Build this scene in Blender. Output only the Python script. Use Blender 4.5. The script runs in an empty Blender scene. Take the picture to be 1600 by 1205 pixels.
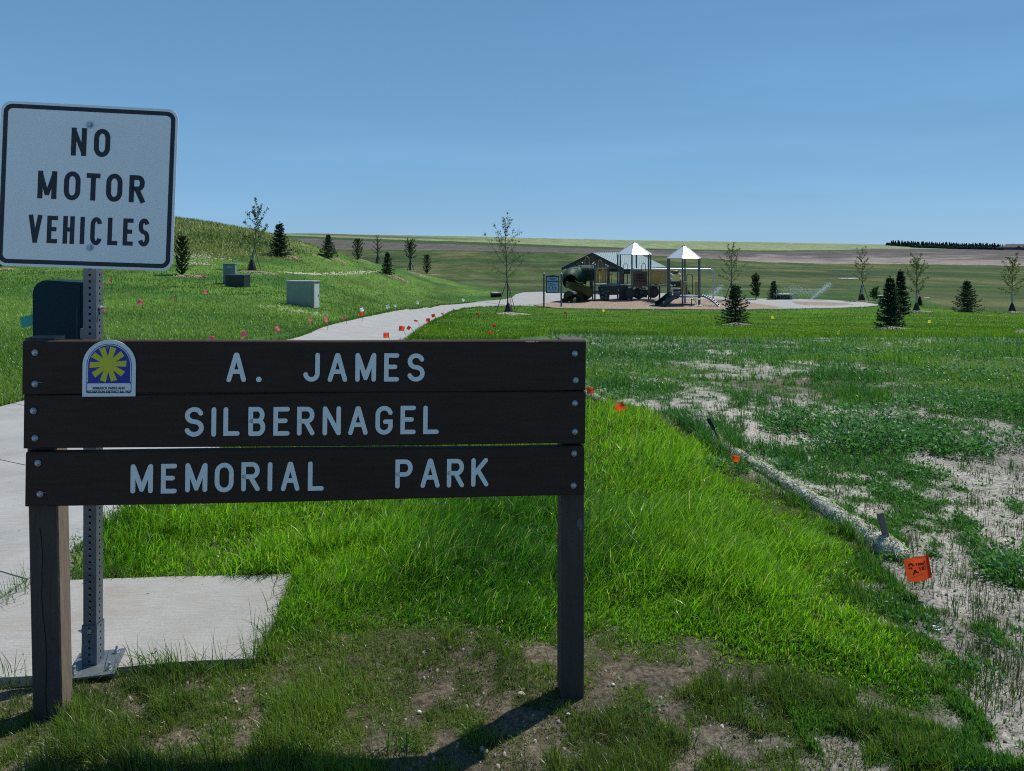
import bpy, math, random
import numpy as np
from mathutils import Vector, Matrix
R = math.radians
random.seed(7)
RNG = np.random.default_rng(11)
C = bpy.context.scene.collection
H = 1.65          # eye height
F = 1250.0        # focal length in units of the 1600 px wide photograph
CX, CY = 800.0, 385.0

# ------------------------------------------------------------------ terrain
COLS = np.array([-600, 0, 150, 280, 340, 400, 450, 500, 560, 620, 680, 740, 820, 1000, 1200, 1400, 1600, 2300], float)
def base(z, Y): return CY + F*(H-z)/Y
def row(Y, left, z=None, right=None):
    # left: heights of the ground line for the first 12 columns, then the level of the play area
    r = list(left)
    if right is None: right = [base(z, Y)]*6
    return Y, r+list(right)
TB = [
 row(8,  [base(-.05, 8)]*12, -.05),
 row(13, [545,548,550,552,553,554,555,556,558,560,561,562], -.2),
 row(20, [490,494,499,505,508,513,518,523,528,531,533,534], -.75),
 row(28, [452,455,461,468,472,476,481,489,503,509,512,514], -1.25),
 row(35, [434,436,440,446,449,454,460,470,485,497,501,503], -1.7),
 row(45, [416,418,418,420,422,426,432,441,462,482,490,492], -2.25),
 row(52, [398,400,398,401,404,408,415,424,450,472,482,486], -2.62),
 row(56, [380,382,378,381,386,392,400,410,440,465,477,482], -2.7),
 row(66, [345,346,337,341,350,361,371,385,418,443,464,467], -2.7),
 row(78, [346,348,341,346,356,367,377,388,404,418,441,455], -2.72),
 row(90, [350,352,346,352,362,373,383,393,409,420,430,447], -3.3),
 row(120,[362,364,366,376,385,395,405,415,425,432,440,448], -4.6),
 row(200,[441]*12, None, [441,441,442,444,446,446]),
 row(300,[424]*12, None, [424,424,427,430,432,432]),
 row(400,[409]*12, None, [409,412,417,421,424,424]),
 row(550,[396]*12, None, [396,400,407,412,415,415]),
 row(750,[386]*12, None, [388,392,396,400,402,402]),
 row(1000,[377]*12, None, [381,384,386,390,393,393]),
 row(1400,[364]*8+[366,367,368,369], None, [371,375,378,382,386,386]),
 row(1900,[372]*12, None, [378,382,384,387,390,390]),
 row(4000,[392]*12, None, [392]*6),
]
TY = np.array([t[0] for t in TB], float)
TZ = np.array([[H-(p-CY)*t[0]/F for p in t[1]] for t in TB])
UG = np.linspace(-1.2, 1.2, 901)
LG = np.linspace(math.log(5), math.log(4000), 700)
tmp = np.array([np.interp(UG, (COLS-CX)/F, r) for r in TZ])
GZ = np.array([np.interp(LG, np.log(TY), tmp[:, j]) for j in range(len(UG))]).T
def blur(a, s, ax):
    n = int(3*s); k = np.exp(-.5*(np.arange(-n, n+1)/s)**2); k /= k.sum()
    pad = [(0, 0), (0, 0)]; pad[ax] = (n, n)
    b = np.pad(a, pad, mode='edge'); out = np.zeros_like(a)
    for i, w in enumerate(k):
        sl = [slice(None)]*2; sl[ax] = slice(i, i+a.shape[ax]); out += w*b[tuple(sl)]
    return out
GZ = blur(blur(GZ, 5, 1), 4, 0)

def hash2(ix, iy, s):
    h = (ix.astype(np.int64)*374761393 + iy.astype(np.int64)*668265263 + s*974634777) & 0x7fffffff
    h = ((h ^ (h >> 13))*1274126177) & 0x7fffffff
    return ((h ^ (h >> 16)) & 0xffff)/65535.0
def vnoise(x, y, s=0):
    ix = np.floor(x); iy = np.floor(y); fx = x-ix; fy = y-iy
    fx = fx*fx*(3-2*fx); fy = fy*fy*(3-2*fy)
    a = hash2(ix, iy, s); b = hash2(ix+1, iy, s); c = hash2(ix, iy+1, s); d = hash2(ix+1, iy+1, s)
    return (a*(1-fx)+b*fx)*(1-fy)+(c*(1-fx)+d*fx)*fy
def fbm(x, y, s=0, o=4):
    t = 0; amp = .5; tot = 0
    for i in range(o):
        t = t+amp*vnoise(x*2**i+17.3*i, y*2**i-9.1*i, s+i); tot += amp; amp *= .5
    return t/tot
def sstep(a, b, x):
    t = np.clip((x-a)/(b-a), 0, 1); return t*t*(3-2*t)

def Zg(X, Y):
    X = np.asarray(X, float); Y = np.asarray(Y, float)
    Yc = np.maximum(Y, 5.01)
    u = np.clip(X/Yc, -1.19, 1.19)
    fi = (np.log(np.minimum(Yc, 3999))-LG[0])/(LG[1]-LG[0]); fj = (u-UG[0])/(UG[1]-UG[0])
    i = np.clip(np.floor(fi).astype(int), 0, len(LG)-2); j = np.clip(np.floor(fj).astype(int), 0, len(UG)-2)
    a = np.clip(fi-i, 0, 1); b = fj-j
    far = (GZ[i, j]*(1-b)+GZ[i, j+1]*b)*(1-a)+(GZ[i+1, j]*(1-b)+GZ[i+1, j+1]*b)*a
    near = -.027-.018*np.clip(X, -3, 3) - .01*np.clip(Y-4, 0, 5)
    w = sstep(5.5, 10, Y)
    z = near*(1-w)+far*w
    k = sstep(2, 40, Y)
    z = z + (fbm(X*.5, Y*.5, 3, 3)-.5)*(.05+.12*k)*(1-sstep(50, 56, Y)*(1-sstep(76, 90, Y)))*(1-.9*sstep(-1.2,-2.4,X)*(1-sstep(30,50,Y))*sstep(-8,-5.5,X))
    return z
def zg(x, y): return float(Zg(x, y))

def G(px, py, lo=1.2, hi=1600):
    """where the sight line through a point of the photograph meets the ground"""
    Ys = np.exp(np.linspace(math.log(lo), math.log(hi), 6000))
    u = (px-CX)/F
    d = (H-(py-CY)/F*Ys) - Zg(u*Ys, Ys)
    k = np.where(d <= 0)[0]
    if len(k) == 0: k = [np.argmin(d)]
    Y = Ys[k[0]]
    return Vector((u*Y, Y, zg(u*Y, Y)))
def W(px, py, Y): return Vector(((px-CX)/F*Y, Y, H-(py-CY)/F*Y))
def poly(pts): return np.array([[G(a, b).x, G(a, b).y] for a, b in pts])
def inside(X, Y, P):
    r = np.zeros(X.shape, bool); n = len(P)
    for i in range(n):
        x0, y0 = P[i]; x1, y1 = P[(i+1) % n]
        if y0 == y1: continue
        c = ((y0 > Y) != (y1 > Y)) & (X < (x1-x0)*(Y-y0)/(y1-y0)+x0)
        r ^= c
    return r
def pdist(X, Y, P, closed=True):
    d = np.full(X.shape, 1e9); n = len(P)
    for i in range(n if closed else n-1):
        a = P[i]; b = P[(i+1) % n]; e = b-a; L = max(1e-9, e@e)
        t = np.clip(((X-a[0])*e[0]+(Y-a[1])*e[1])/L, 0, 1)
        d = np.minimum(d, np.hypot(X-a[0]-t*e[0], Y-a[1]-t*e[1]))
    return d
def sdf(X, Y, P):
    d = pdist(X, Y, P); return np.where(inside(X, Y, P), d, -d)

# ------------------------------------------------------------------ helpers
def tag(o, label=None, cat=None, group=None, kind=None):
    if label: o['label'] = label
    if cat: o['category'] = cat
    if group: o['group'] = group
    if kind: o['kind'] = kind
    return o
def empty(name, loc, rz=0, **k):
    o = bpy.data.objects.new(name, None); C.objects.link(o); o.empty_display_size = .1
    o.location = loc; o.rotation_euler = (0, 0, rz); tag(o, **k); return o
class MB:
    """collects shapes; build() links them as one mesh object, in the parent's frame"""
    def __init__(s): s.v = []; s.f = []; s.m = []; s.sm = []; s.cur = 0
    def add(s, vs, fs, smooth=False, M=None):
        b = len(s.v)
        for p in vs:
            p = Vector(p)
            s.v.append(M @ p if M else p)
        for q in fs: s.f.append([b+i for i in q]); s.m.append(s.cur); s.sm.append(smooth)
    def box(s, c, d, M=None, bev=0):
        x, y, z = [k/2 for k in d]; c = Vector(c)
        if bev <= 0:
            vs = [c+Vector((i*x, j*y, k*z)) for i in (-1, 1) for j in (-1, 1) for k in (-1, 1)]
            s.add(vs, [(0,1,3,2), (4,6,7,5), (0,4,5,1), (2,3,7,6), (0,2,6,4), (1,5,7,3)], M=M); return
        import bmesh
        bm = bmesh.new(); bmesh.ops.create_cube(bm, size=1)
        for v in bm.verts: v.co = Vector((v.co.x*d[0], v.co.y*d[1], v.co.z*d[2]))
        bmesh.ops.bevel(bm, geom=bm.edges[:], offset=bev, segments=2, profile=.5, affect='EDGES')
        bm.verts.ensure_lookup_table(); 
        for i, v in enumerate(bm.verts): v.index = i
        s.add([v.co+c for v in bm.verts], [[v.index for v in f.verts] for f in bm.faces], M=M); bm.free()
    def tube(s, pts, r, n=8, closed=False, caps=True, M=None, smooth=True):
        pts = [Vector(p) for p in pts]; m = len(pts)
        rs = r if isinstance(r, (list, tuple)) else [r]*m
        rings = []; up = None
        for i, p in enumerate(pts):
            if closed: t = pts[(i+1) % m]-pts[i-1]
            else: t = pts[min(i+1, m-1)]-pts[max(i-1, 0)]
            t.normalize()
            if up is None:
                up = Vector((0, 0, 1)) if abs(t.z) < .9 else Vector((0, 1, 0))
            a = t.cross(up)
            if a.length < 1e-6: a = t.orthogonal()
            a.normalize(); b = a.cross(t).normalized(); up = b
            rings.append([p+(a*math.cos(k*2*math.pi/n)+b*math.sin(k*2*math.pi/n))*rs[i] for k in range(n)])
        vs = [v for q in rings for v in q]; fs = []
        for i in range(m if closed else m-1):
            for k in range(n):
                j = (i+1) % m
                fs.append((i*n+k, i*n+(k+1) % n, j*n+(k+1) % n, j*n+k))
        s.add(vs, fs, smooth, M)
        if caps and not closed:
            s.add(rings[0], [list(range(n))], M=M); s.add(rings[-1], [list(range(n))[::-1]], M=M)
    def prism(s, outline, y0, y1, M=None):
        """outline in x,z extruded from y0 to y1"""
        n = len(outline)
        vs = [(x, y0, z) for x, z in outline]+[(x, y1, z) for x, z in outline]
        fs = [list(range(n)), list(range(n, 2*n))[::-1]]+[(i, i+n, (i+1) % n+n, (i+1) % n) for i in range(n)]
        s.add(vs, fs, M=M)
    def lathe(s, prof, c=(0, 0, 0), n=16, M=None, smooth=True):
        c = Vector(c); vs = []; fs = []
        for r, z in prof:
            for k in range(n): vs.append(c+Vector((r*math.cos(k*2*math.pi/n), r*math.sin(k*2*math.pi/n), z)))
        for i in range(len(prof)-1):
            for k in range(n): fs.append((i*n+k, i*n+(k+1) % n, (i+1)*n+(k+1) % n, (i+1)*n+k))
        s.add(vs, fs, smooth, M)
        s.add(vs[:n], [list(range(n))[::-1]], M=M); s.add(vs[-n:], [list(range(n))], M=M)
    def ball(s, c, r, n=8, M=None, sq=(1, 1, 1)):
        c = Vector(c); vs = []; fs = []; mm = n//2
        for i in range(mm+1):
            th = math.pi*i/mm
            for k in range(n):
                ph = 2*math.pi*k/n
                vs.append(c+Vector((r*sq[0]*math.sin(th)*math.cos(ph), r*sq[1]*math.sin(th)*math.sin(ph), r*sq[2]*math.cos(th))))
        for i in range(mm):
            for k in range(n): fs.append((i*n+k, i*n+(k+1) % n, (i+1)*n+(k+1) % n, (i+1)*n+k))
        s.add(vs, fs, True, M)
    def build(s, name, mats, parent=None, **k):
        me = bpy.data.meshes.new(name); me.from_pydata([tuple(v) for v in s.v], [], s.f)
        if not isinstance(mats, (list, tuple)): mats = [mats]
        for m in mats: me.materials.append(m)
        me.polygons.foreach_set('material_index', s.m); me.polygons.foreach_set('use_smooth', s.sm)
        me.validate(); me.update()
        o = bpy.data.objects.new(name, me); C.objects.link(o)
        if parent: o.parent = parent
        tag(o, **k); return o
def copy_tree(o, parent=None):
    c = o.copy(); C.objects.link(c)
    if parent: c.parent = parent
    for ch in o.children: copy_tree(ch, c)
    return c

def nodes(name):
    m = bpy.data.materials.new(name); m.use_nodes = True
    nt = m.node_tree; return m, nt, nt.nodes, nt.links, nt.nodes['Principled BSDF']
MATS = {}
def mat(name, col, rough=.6, metal=0, var=.12, scale=8, bump=0, bscale=60, spec=.5, stretch=None, dirt=None):
    """solid colour broken up by two noises, optional bump and stains"""
    if name in MATS: return MATS[name]
    m, nt, N, L, B = nodes(name)
    tc = N.new('ShaderNodeTexCoord'); mp = N.new('ShaderNodeMapping')
    L.new(tc.outputs['Object'], mp.inputs[0])
    if stretch: mp.inputs['Scale'].default_value = stretch
    n1 = N.new('ShaderNodeTexNoise'); n1.inputs['Scale'].default_value = scale; n1.inputs['Detail'].default_value = 6
    n1.inputs['Roughness'].default_value = .65
    L.new(mp.outputs[0], n1.inputs['Vector'])
    mr = N.new('ShaderNodeMapRange'); L.new(n1.outputs['Fac'], mr.inputs[0])
    mr.inputs[1].default_value = .25; mr.inputs[2].default_value = .75
    mr.inputs[3].default_value = 1-var; mr.inputs[4].default_value = 1+var
    mx = N.new('ShaderNodeVectorMath'); mx.operation = 'SCALE'; mx.inputs[0].default_value = col[:3]
    L.new(mr.outputs[0], mx.inputs['Scale']); out = mx.outputs[0]
    if dirt:
        n2 = N.new('ShaderNodeTexNoise'); n2.inputs['Scale'].default_value = dirt[1]; n2.inputs['Detail'].default_value = 8
        L.new(mp.outputs[0], n2.inputs['Vector'])
        r2 = N.new('ShaderNodeMapRange'); r2.inputs[1].default_value = dirt[2]; r2.inputs[2].default_value = dirt[2]+.12
        L.new(n2.outputs['Fac'], r2.inputs[0])
        mm = N.new('ShaderNodeMix'); mm.data_type = 'RGBA'
        L.new(r2.outputs[0], mm.inputs[0]); L.new(out, mm.inputs[6]); mm.inputs[7].default_value = (*dirt[0], 1)
        out = mm.outputs[2]
    L.new(out, B.inputs['Base Color'])
    B.inputs['Roughness'].default_value = rough; B.inputs['Metallic'].default_value = metal
    B.inputs['Specular IOR Level'].default_value = spec
    if bump:
        n3 = N.new('ShaderNodeTexNoise'); n3.inputs['Scale'].default_value = bscale; n3.inputs['Detail'].default_value = 5
        L.new(mp.outputs[0], n3.inputs['Vector'])
        bp = N.new('ShaderNodeBump'); bp.inputs['Strength'].default_value = bump; bp.inputs['Distance'].default_value = .01
        L.new(n3.outputs['Fac'], bp.inputs['Height']); L.new(bp.outputs[0], B.inputs['Normal'])
    MATS[name] = m; return m
def leaf_mat(name, transl=.45, rough=.45, spec=.4, attr='tint'):
    m, nt, N, L, B = nodes(name)
    a = N.new('ShaderNodeAttribute'); a.attribute_name = attr
    L.new(a.outputs['Color'], B.inputs['Base Color']); B.inputs['Roughness'].default_value = rough
    B.inputs['Specular IOR Level'].default_value = spec
    t = N.new('ShaderNodeBsdfTranslucent')
    g = N.new('ShaderNodeVectorMath'); g.operation = 'MULTIPLY'; g.inputs[1].default_value = (1.25, 1.4, .55)
    L.new(a.outputs['Color'], g.inputs[0]); L.new(g.outputs[0], t.inputs['Color'])
    mx = N.new('ShaderNodeMixShader'); mx.inputs[0].default_value = transl
    L.new(B.outputs[0], mx.inputs[1]); L.new(t.outputs[0], mx.inputs[2])
    L.new(mx.outputs[0], N['Material Output'].inputs['Surface']); return m
M_BLADE = leaf_mat('grass_blade', .45, .38, .5)
M_LEAF = leaf_mat('foliage', .4, .5, .35)
M_NEEDLE = leaf_mat('needles', .12, .6, .2)
M_STRAW = leaf_mat('dry_straw', .4, .8, .2)

# ------------------------------------------------------------------ ground zones (plan view outlines)
# concrete path: left edge and right edge, walked away from the camera
PL = [(-60, 655), (0, 637), (33, 628), (200, 590), (455, 531), (500, 513.5), (560, 498), (625, 485), (690, 477), (750, 471.5), (787, 468.5), (801, 465), (806, 460)]
PR = [(110, 872), (128, 850), (205, 795), (420, 650), (634, 532), (655, 516), (676, 503), (703, 489), (722, 483), (750, 480), (800, 478.5), (835, 478)]
pl = [G(*p) for p in PL]; pr = [G(*p) for p in PR]
JOINT = [G(110, 872), G(49, 917), G(0, 954), G(-90, 1020)]
path_poly = np.array([[p.x, p.y] for p in [G(-700, 1180), G(-700, 820)]+pl+pr[::-1]+JOINT])
PAD = [(0, 954), (49, 917), (112, 912), (300, 906), (455, 902), (447, 930), (425, 985), (397, 1036), (300, 1040), (190, 1050), (90, 1062), (0, 1067), (-160, 1078), (-100, 1030)]
pad_poly = poly(PAD)
Y_PLAY = [(832, 477.5), (870, 482.5), (960, 483.5), (1080, 484), (1150, 485), (1205, 483.5), (1225, 481), (1180, 475), (1160, 470), (1130, 468.5), (1050, 467), (960, 467), (905, 469), (870, 471)]
play_poly = poly(Y_PLAY)
PLAZA = [(750, 471.5), (787, 468.5), (801, 465), (806, 460.5), (818, 457.5), (850, 456.3), (960, 457.5), (1050, 459), (1115, 463), (1150, 467), (1160, 471), (1050, 468.5), (960, 468.5), (905, 470.5), (870, 472.5), (845, 475), (832, 479), (800, 478.8)]
plaza_poly = poly(PLAZA)
RINGO = [(1150, 467), (1230, 467.6), (1300, 469.5), (1350, 473), (1378, 477.5), (1350, 480.3), (1300, 482), (1240, 483.2), (1205, 483.5), (1209, 481.5), (1180, 475), (1160, 471)]
ringo = poly(RINGO)
RINGI = [(1237, 472.2), (1280, 472.8), (1320, 474.6), (1334, 476.8), (1300, 478.4), (1260, 478), (1243, 475.4)]
ringi = poly(RINGI)
LUSH = [(60, 800), (205, 790), (300, 735), (500, 610), (634, 540), (700, 530), (780, 545), (840, 590), (920, 618), (975, 632), (1040, 648), (1080, 676), (1118, 708), (1155, 733), (1215, 770), (1290, 814), (1370, 870), (1320, 900), (1270, 905), (1330, 950), (1390, 985), (1440, 1035), (1478, 1090), (1450, 1130), (1400, 1110), (1330, 1085), (1230, 1070), (1150, 1055), (1090, 1010), (1020, 1020), (960, 990), (920, 980), (860, 1005), (780, 1000), (700, 985), (640, 985), (590, 975), (540, 985), (500, 965), (470, 975), (440, 1000), (418, 1010), (440, 950), (458, 902), (330, 902), (200, 906), (112, 908), (108, 872)]
lush_poly = poly(LUSH)
LAWNR = [(634, 531), (676, 503), (703, 488), (750, 480), (835, 479), (870, 483), (960, 485), (1150, 486), (1210, 485), (1300, 483), (1385, 478), (1440, 480), (1500, 485), (1640, 489), (1900, 492), (1900, 535), (1600, 527), (1400, 526), (1250, 527), (1100, 525), (950, 522), (850, 520), (760, 530)]
lawnr_poly = poly(LAWNR)
HILLG = [(-300, 425), (0, 412), (150, 400), (280, 396), (345, 400), (400, 403), (470, 404), (508, 401), (500, 392)]
hg = [G(a, b) for a, b in HILLG]
hill_poly = np.array([[p.x, p.y] for p in hg]+[[-26, 90], [-60, 110], [-130, 100]])
TY_R = [(-400, 445), (300, 445), (640, 430)]
# grass cover prior over the rough ground right of the lush strip: (px, py, cover)
CTRL = [(1140,722,1),(1200,760,1),(1260,802,1),(1330,850,.95),(1100,690,1),(880,535,.9),(1000,535,.85),(1100,535,.7),(1200,535,.75),(1300,535,.8),(1400,535,.7),(1500,535,.8),(1590,535,.85),(930,560,.95),(1000,560,.9),(1000,600,.9),(1060,585,.6),(1060,640,.75),(1140,565,.35),(1140,590,.3),(1170,630,.12),(1220,600,.25),(1290,600,.25),(1210,640,.3),
 (1300,560,.85),(1400,560,.9),(1500,560,.9),(1590,560,.9),(1400,600,.9),(1500,620,.95),(1590,610,.9),(1590,650,.85),(1300,640,.7),(1150,655,.45),(1240,668,.85),(1190,690,.1),(1250,700,.15),
 (1330,680,.9),(1390,700,.85),(1470,700,.75),(1430,665,.35),(1540,670,.4),(1560,720,.2),(1590,690,.25),(1500,740,.15),(1400,740,.2),(1330,745,.15),(1250,730,.35),(1200,730,.7),(1290,760,.55),(1370,790,.5),
 (1440,780,.2),(1560,790,.1),(1450,840,.25),(1520,850,.15),(1590,890,.55),(1520,910,.12),(1350,905,.45),(1420,960,.2),(1500,970,.08),(1590,980,.15),(1460,1010,.08),(1560,1060,.12),(1520,1120,.12),(1590,1160,.15),
 (1430,1150,.4),(1500,1190,.35),(1300,1130,.15),(1220,1150,.15),(1330,1180,.15),(1250,1100,.3),(1150,1120,.4),(1080,1060,.4),(1000,1040,.3),(1000,1100,.35),(1060,1150,.5),(1150,1190,.5),(960,1010,.35),
 (950,1060,.25),(960,1130,.5),(880,1160,.5),(860,1050,.3),(800,1080,.3),(760,1040,.4),(700,1060,.45),(640,1060,.4),(600,1040,.55),(560,1080,.45),(500,1040,.5),(520,1120,.6),(620,1130,.5),(700,1120,.3),
 (440,1060,.55),(380,1080,.5),(300,1060,.5),(230,1070,.35),(180,1110,.25),(260,1120,.55),(350,1130,.55),(420,1150,.6),(150,1170,.55),(60,1190,.6),(20,1160,.3),(200,1190,.75),(400,1195,.8),(30,1085,.6),(560,1190,.7)]
cp = [G(a, b) for a, b, c in CTRL]
ctl = np.array([[p.x/(p.y+1), math.log(p.y+1)*1.0, c] for p, (a, b, c) in zip(cp, CTRL)])
def cover(X, Y):
    """0 bare soil .. 1 closed grass, for the rough ground"""
    a = X/(Y+1); b = np.log(Y+1); w = np.zeros(X.shape); t = np.zeros(X.shape)
    for q in ctl:
        k = np.exp(-((a-q[0])**2/(.042**2)+(b-q[1])**2/(.10**2))*.5)+1e-7/(1e-3+(a-q[0])**2+(b-q[1])**2)
        w += k; t += k*q[2]
    p = t/w
    n = fbm(X*2.6+3, Y*1.7, 21, 5)
    p = p+.16*sstep(7.5, 11, Y)
    n2 = fbm(X*9, Y*7, 25, 3)
    return p, sstep(-.14, .16, (p-.44)*.75+(n-.5)*1.3+(n2-.5)*1.1)

def fieldcol(X, Y):
    n = len(X)
    u = X/np.maximum(Y, 1); px = CX+F*u; py = CY+F*(H-Zg(X, Y))/np.maximum(Y, 1)
    nz = fbm(X*.03, Y*.012, 31, 5); n2 = fbm(X*.012+5, Y*.03, 37, 4); n3 = fbm(X*.2, Y*.06, 41, 4)
    green = np.array([.040, .072, .016]); olive = np.array([.098, .104, .040]); dk = np.array([.016, .044, .013])
    c = green+(olive-green)*(sstep(.38, .66, .6*nz+.4*n3)*.85)[:, None]
    c = c+(dk-c)*(sstep(.52, .68, n2)*.65)[:, None]
    c *= (.72+.56*fbm(X*.15, Y*.03, 44, 4))[:, None]
    lower = np.interp(px, [-400, 450, 600, 750, 870, 1000, 1100, 1200, 1300, 1400, 1600, 2400], [388, 389, 390, 392, 394, 398, 403.5, 410, 412, 412.5, 415.5, 416])
    upper = np.interp(px, [-400, 450, 600, 750, 870, 1000, 1100, 1200, 1300, 1385, 1430, 1500, 1600, 2400], [370, 371, 378.5, 383, 387, 390.5, 392.5, 393.5, 392, 389, 387.8, 388, 390, 390])
    dkt = np.interp(px, [-400, 450, 600, 750, 870, 1000, 1100, 1200, 1300, 1385, 2400], [367, 368, 374, 378.5, 383.5, 388, 390.3, 391.6, 391, 389, 389])
    far = Y > 200
    w = (py+1.2*(n3-.5) < lower) & far; s = fbm(px*.02, py*.6, 51, 4); s2 = fbm(X*.05, Y*.02, 53, 4)
    br = np.array([.088, .077, .074])[None]*(.75+.5*s2)[:, None]*(.8+.4*fbm(px*.05, py*1.1, 57, 4))[:, None]
    pale = np.array([.25, .215, .19]); tt = np.clip((py-upper)/(lower-upper+.01), 0, 1)
    pm = sstep(.35, .75, tt+ (s-.5)*1.3)*sstep(900, 1200, px)*.75 + sstep(.8, 1, tt)*.15
    br = br+(np.array([.105, .105, .078])*(.85+.3*s)[:, None]-br)*(sstep(1050, 700, px)*.45)[:, None]
    br = br+(pale-br)*np.clip(pm, 0, 1)[:, None]
    c[w] = br[w]
    w = (py < upper) & far
    c[w] = (np.array([.035, .070, .018])[None]*(.8+.4*n3)[:, None])[w]
    w = (py < dkt) & far
    lg = np.array([.185, .225, .115])[None]*(.82+.34*fbm(X*.006, Y*.01, 61, 4))[:, None]
    lg = lg*(1-.55*sstep(3, 0, np.abs(py-(dkt-4)))*sstep(900, 600, px))[:, None]
    c[w] = lg[w]
    return c

SOIL = np.array([.335, .315, .280]); SOILD = np.array([.13, .108, .085]); THATCH = np.array([.055, .075, .018])
def groundcol(X, Y):
    shp = X.shape; X = X.ravel(); Y = Y.ravel()
    c = fieldcol(X, Y); near = (Y < 130) & (Y > -15)
    Xn, Yn = X[near], Y[near]; cn = c[near]
    n1 = fbm(Xn*.8, Yn*.8, 71, 5); n2 = fbm(Xn*.25, Yn*.25, 77, 4); nf = fbm(Xn*6, Yn*6, 79, 3)
    leftlawn = np.array([.080, .150, .026]); dkl = np.array([.042, .105, .020])
    # everything up to the edge of the mown park
    edge = np.interp(Xn/np.maximum(Yn, 1), [-1, -.3, -.05, .0, .02, .46, .56, .7, 1.2], [130, 130, 110, 80, 79, 80, 52, 51, 51])
    park = Yn < edge
    lawn = leftlawn[None]+(dkl-leftlawn)[None]*sstep(.42, .62, n2)[:, None]
    w = park & (Xn < -1.5); cn[w] = lawn[w]
    # right: lawn beyond, rough ground nearer
    p, cv = cover(Xn, Yn)
    soil = SOIL[None]*(.78+.5*n1)[:, None]
    # darker humus patches
    for (a, b, rx, ry, k) in [(1240, 600, .9, .5, .8), (1330, 612, 1.1, .4, .7), (1190, 1045, .3, .25, .3), (800, 1060, 1.2, .6, .35), (300, 1090, 1.6, .5, .55), (1000, 1060, .7, .35, .3), (200,905,1.2,.1,.6)]:
        q = G(a, b); m = np.exp(-(((Xn-q.x)/rx)**2+((Yn-q.y)/ry)**2))*k*2
        m = np.clip(m*(.4+1.2*nf), 0, 1); soil = soil+(SOILD-soil)*m[:, None]
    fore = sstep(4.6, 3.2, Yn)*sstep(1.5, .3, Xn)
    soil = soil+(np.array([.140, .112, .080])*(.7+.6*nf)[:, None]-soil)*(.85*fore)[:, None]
    under = np.array([.045, .115, .026])[None]*(.7+.6*n1)[:, None]
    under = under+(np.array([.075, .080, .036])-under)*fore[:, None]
    rough = soil+(under-soil)*(cv*.85)[:, None]
    w = park & (Xn >= -1.5); cn[w] = rough[w]
    w = park & (Xn >= -1.5) & (Yn > 26); cn[w] = (np.array([.040, .088, .018])[None]*(.75+.5*n1)[:, None])[w]
    w = park & (Xn < -1.5) & (Yn < 4.4); cn[w] = rough[w]
    bl = np.array([.060, .135, .012])[None]*(.75+.5*n1)[:, None]
    s = sstep(-.8, .8, sdf(Xn, Yn, lawnr_poly)+ (n1-.5)*3.0)*park
    cn = cn+(bl-cn)*s[:, None]
    s = sstep(-.12, .12, sdf(Xn, Yn, lush_poly)+(n1-.5)*.25)*park
    cn = cn+(THATCH[None]-cn)*s[:, None]
    s = sstep(-1, 1, sdf(Xn, Yn, hill_poly)+(n1-.5)*4)
    hc = np.array([.10, .13, .045])
    cn = cn+(hc-cn)*s[:, None]
    c[near] = cn
    return c.reshape(shp+(3,))

# ------------------------------------------------------------------ ground mesh
def build_ground():
    Y0 = 12
    us = np.tan(np.linspace(-R(52), R(52), 720))
    us = np.sign(us)*np.abs(us)
    k = np.exp(np.linspace(math.log(.6), math.log(4000), 1000)); ys = k-Y0
    near = np.arange(1.0, 12, .045); ys = np.unique(np.round(np.concatenate([ys, near]), 4))
    UU, YY = np.meshgrid(us, ys); XX = UU*(YY+Y0)
    ZZ = Zg(XX, YY)
    flat = (sdf(XX, YY, path_poly) > -.05) | (sdf(XX, YY, pad_poly) > -.05)
    ZZ = np.where(flat & (YY < 120), ZZ-.02, ZZ)
    col = groundcol(XX, YY)
    # small clods on open soil
    nearm = (YY < 14) & (YY > .5)
    ZZ = ZZ + nearm*(fbm(XX*9, YY*9, 5, 3)-.5)*.022*(1-sstep(8, 14, YY))*(~flat)
    nr, nc = XX.shape
    v = np.stack([XX, YY, ZZ], -1).reshape(-1, 3)
    idx = np.arange(nr*nc).reshape(nr, nc)
    f = np.stack([idx[:-1, :-1], idx[:-1, 1:], idx[1:, 1:], idx[1:, :-1]], -1).reshape(-1, 4)
    return mesh_np('ground', v, f, col.reshape(-1, 3), True)
def mesh_np(name, v, f, col=None, smooth=False, tri=None):
    me = bpy.data.meshes.new(name)
    me.vertices.add(len(v)); me.vertices.foreach_set('co', v.astype(np.float32).ravel())
    nf = len(f); nt = 0 if tri is None else len(tri)
    loops = f.ravel() if nt == 0 else np.concatenate([f.ravel(), tri.ravel()])
    me.loops.add(len(loops)); me.loops.foreach_set('vertex_index', loops.astype(np.int32))
    st = np.arange(nf)*f.shape[1]
    if nt: st = np.concatenate([st, nf*f.shape[1]+np.arange(nt)*3])
    me.polygons.add(nf+nt); me.polygons.foreach_set('loop_start', st.astype(np.int32))
    if smooth: me.polygons.foreach_set('use_smooth', np.ones(nf+nt, bool))
    me.update(calc_edges=True)
    if col is not None:
        a = me.attributes.new('tint', 'FLOAT_COLOR', 'POINT')
        a.data.foreach_set('color', np.concatenate([col, np.ones((len(col), 1))], 1).astype(np.float32).ravel())
    o = bpy.data.objects.new(name, me); C.objects.link(o); return o
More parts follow.
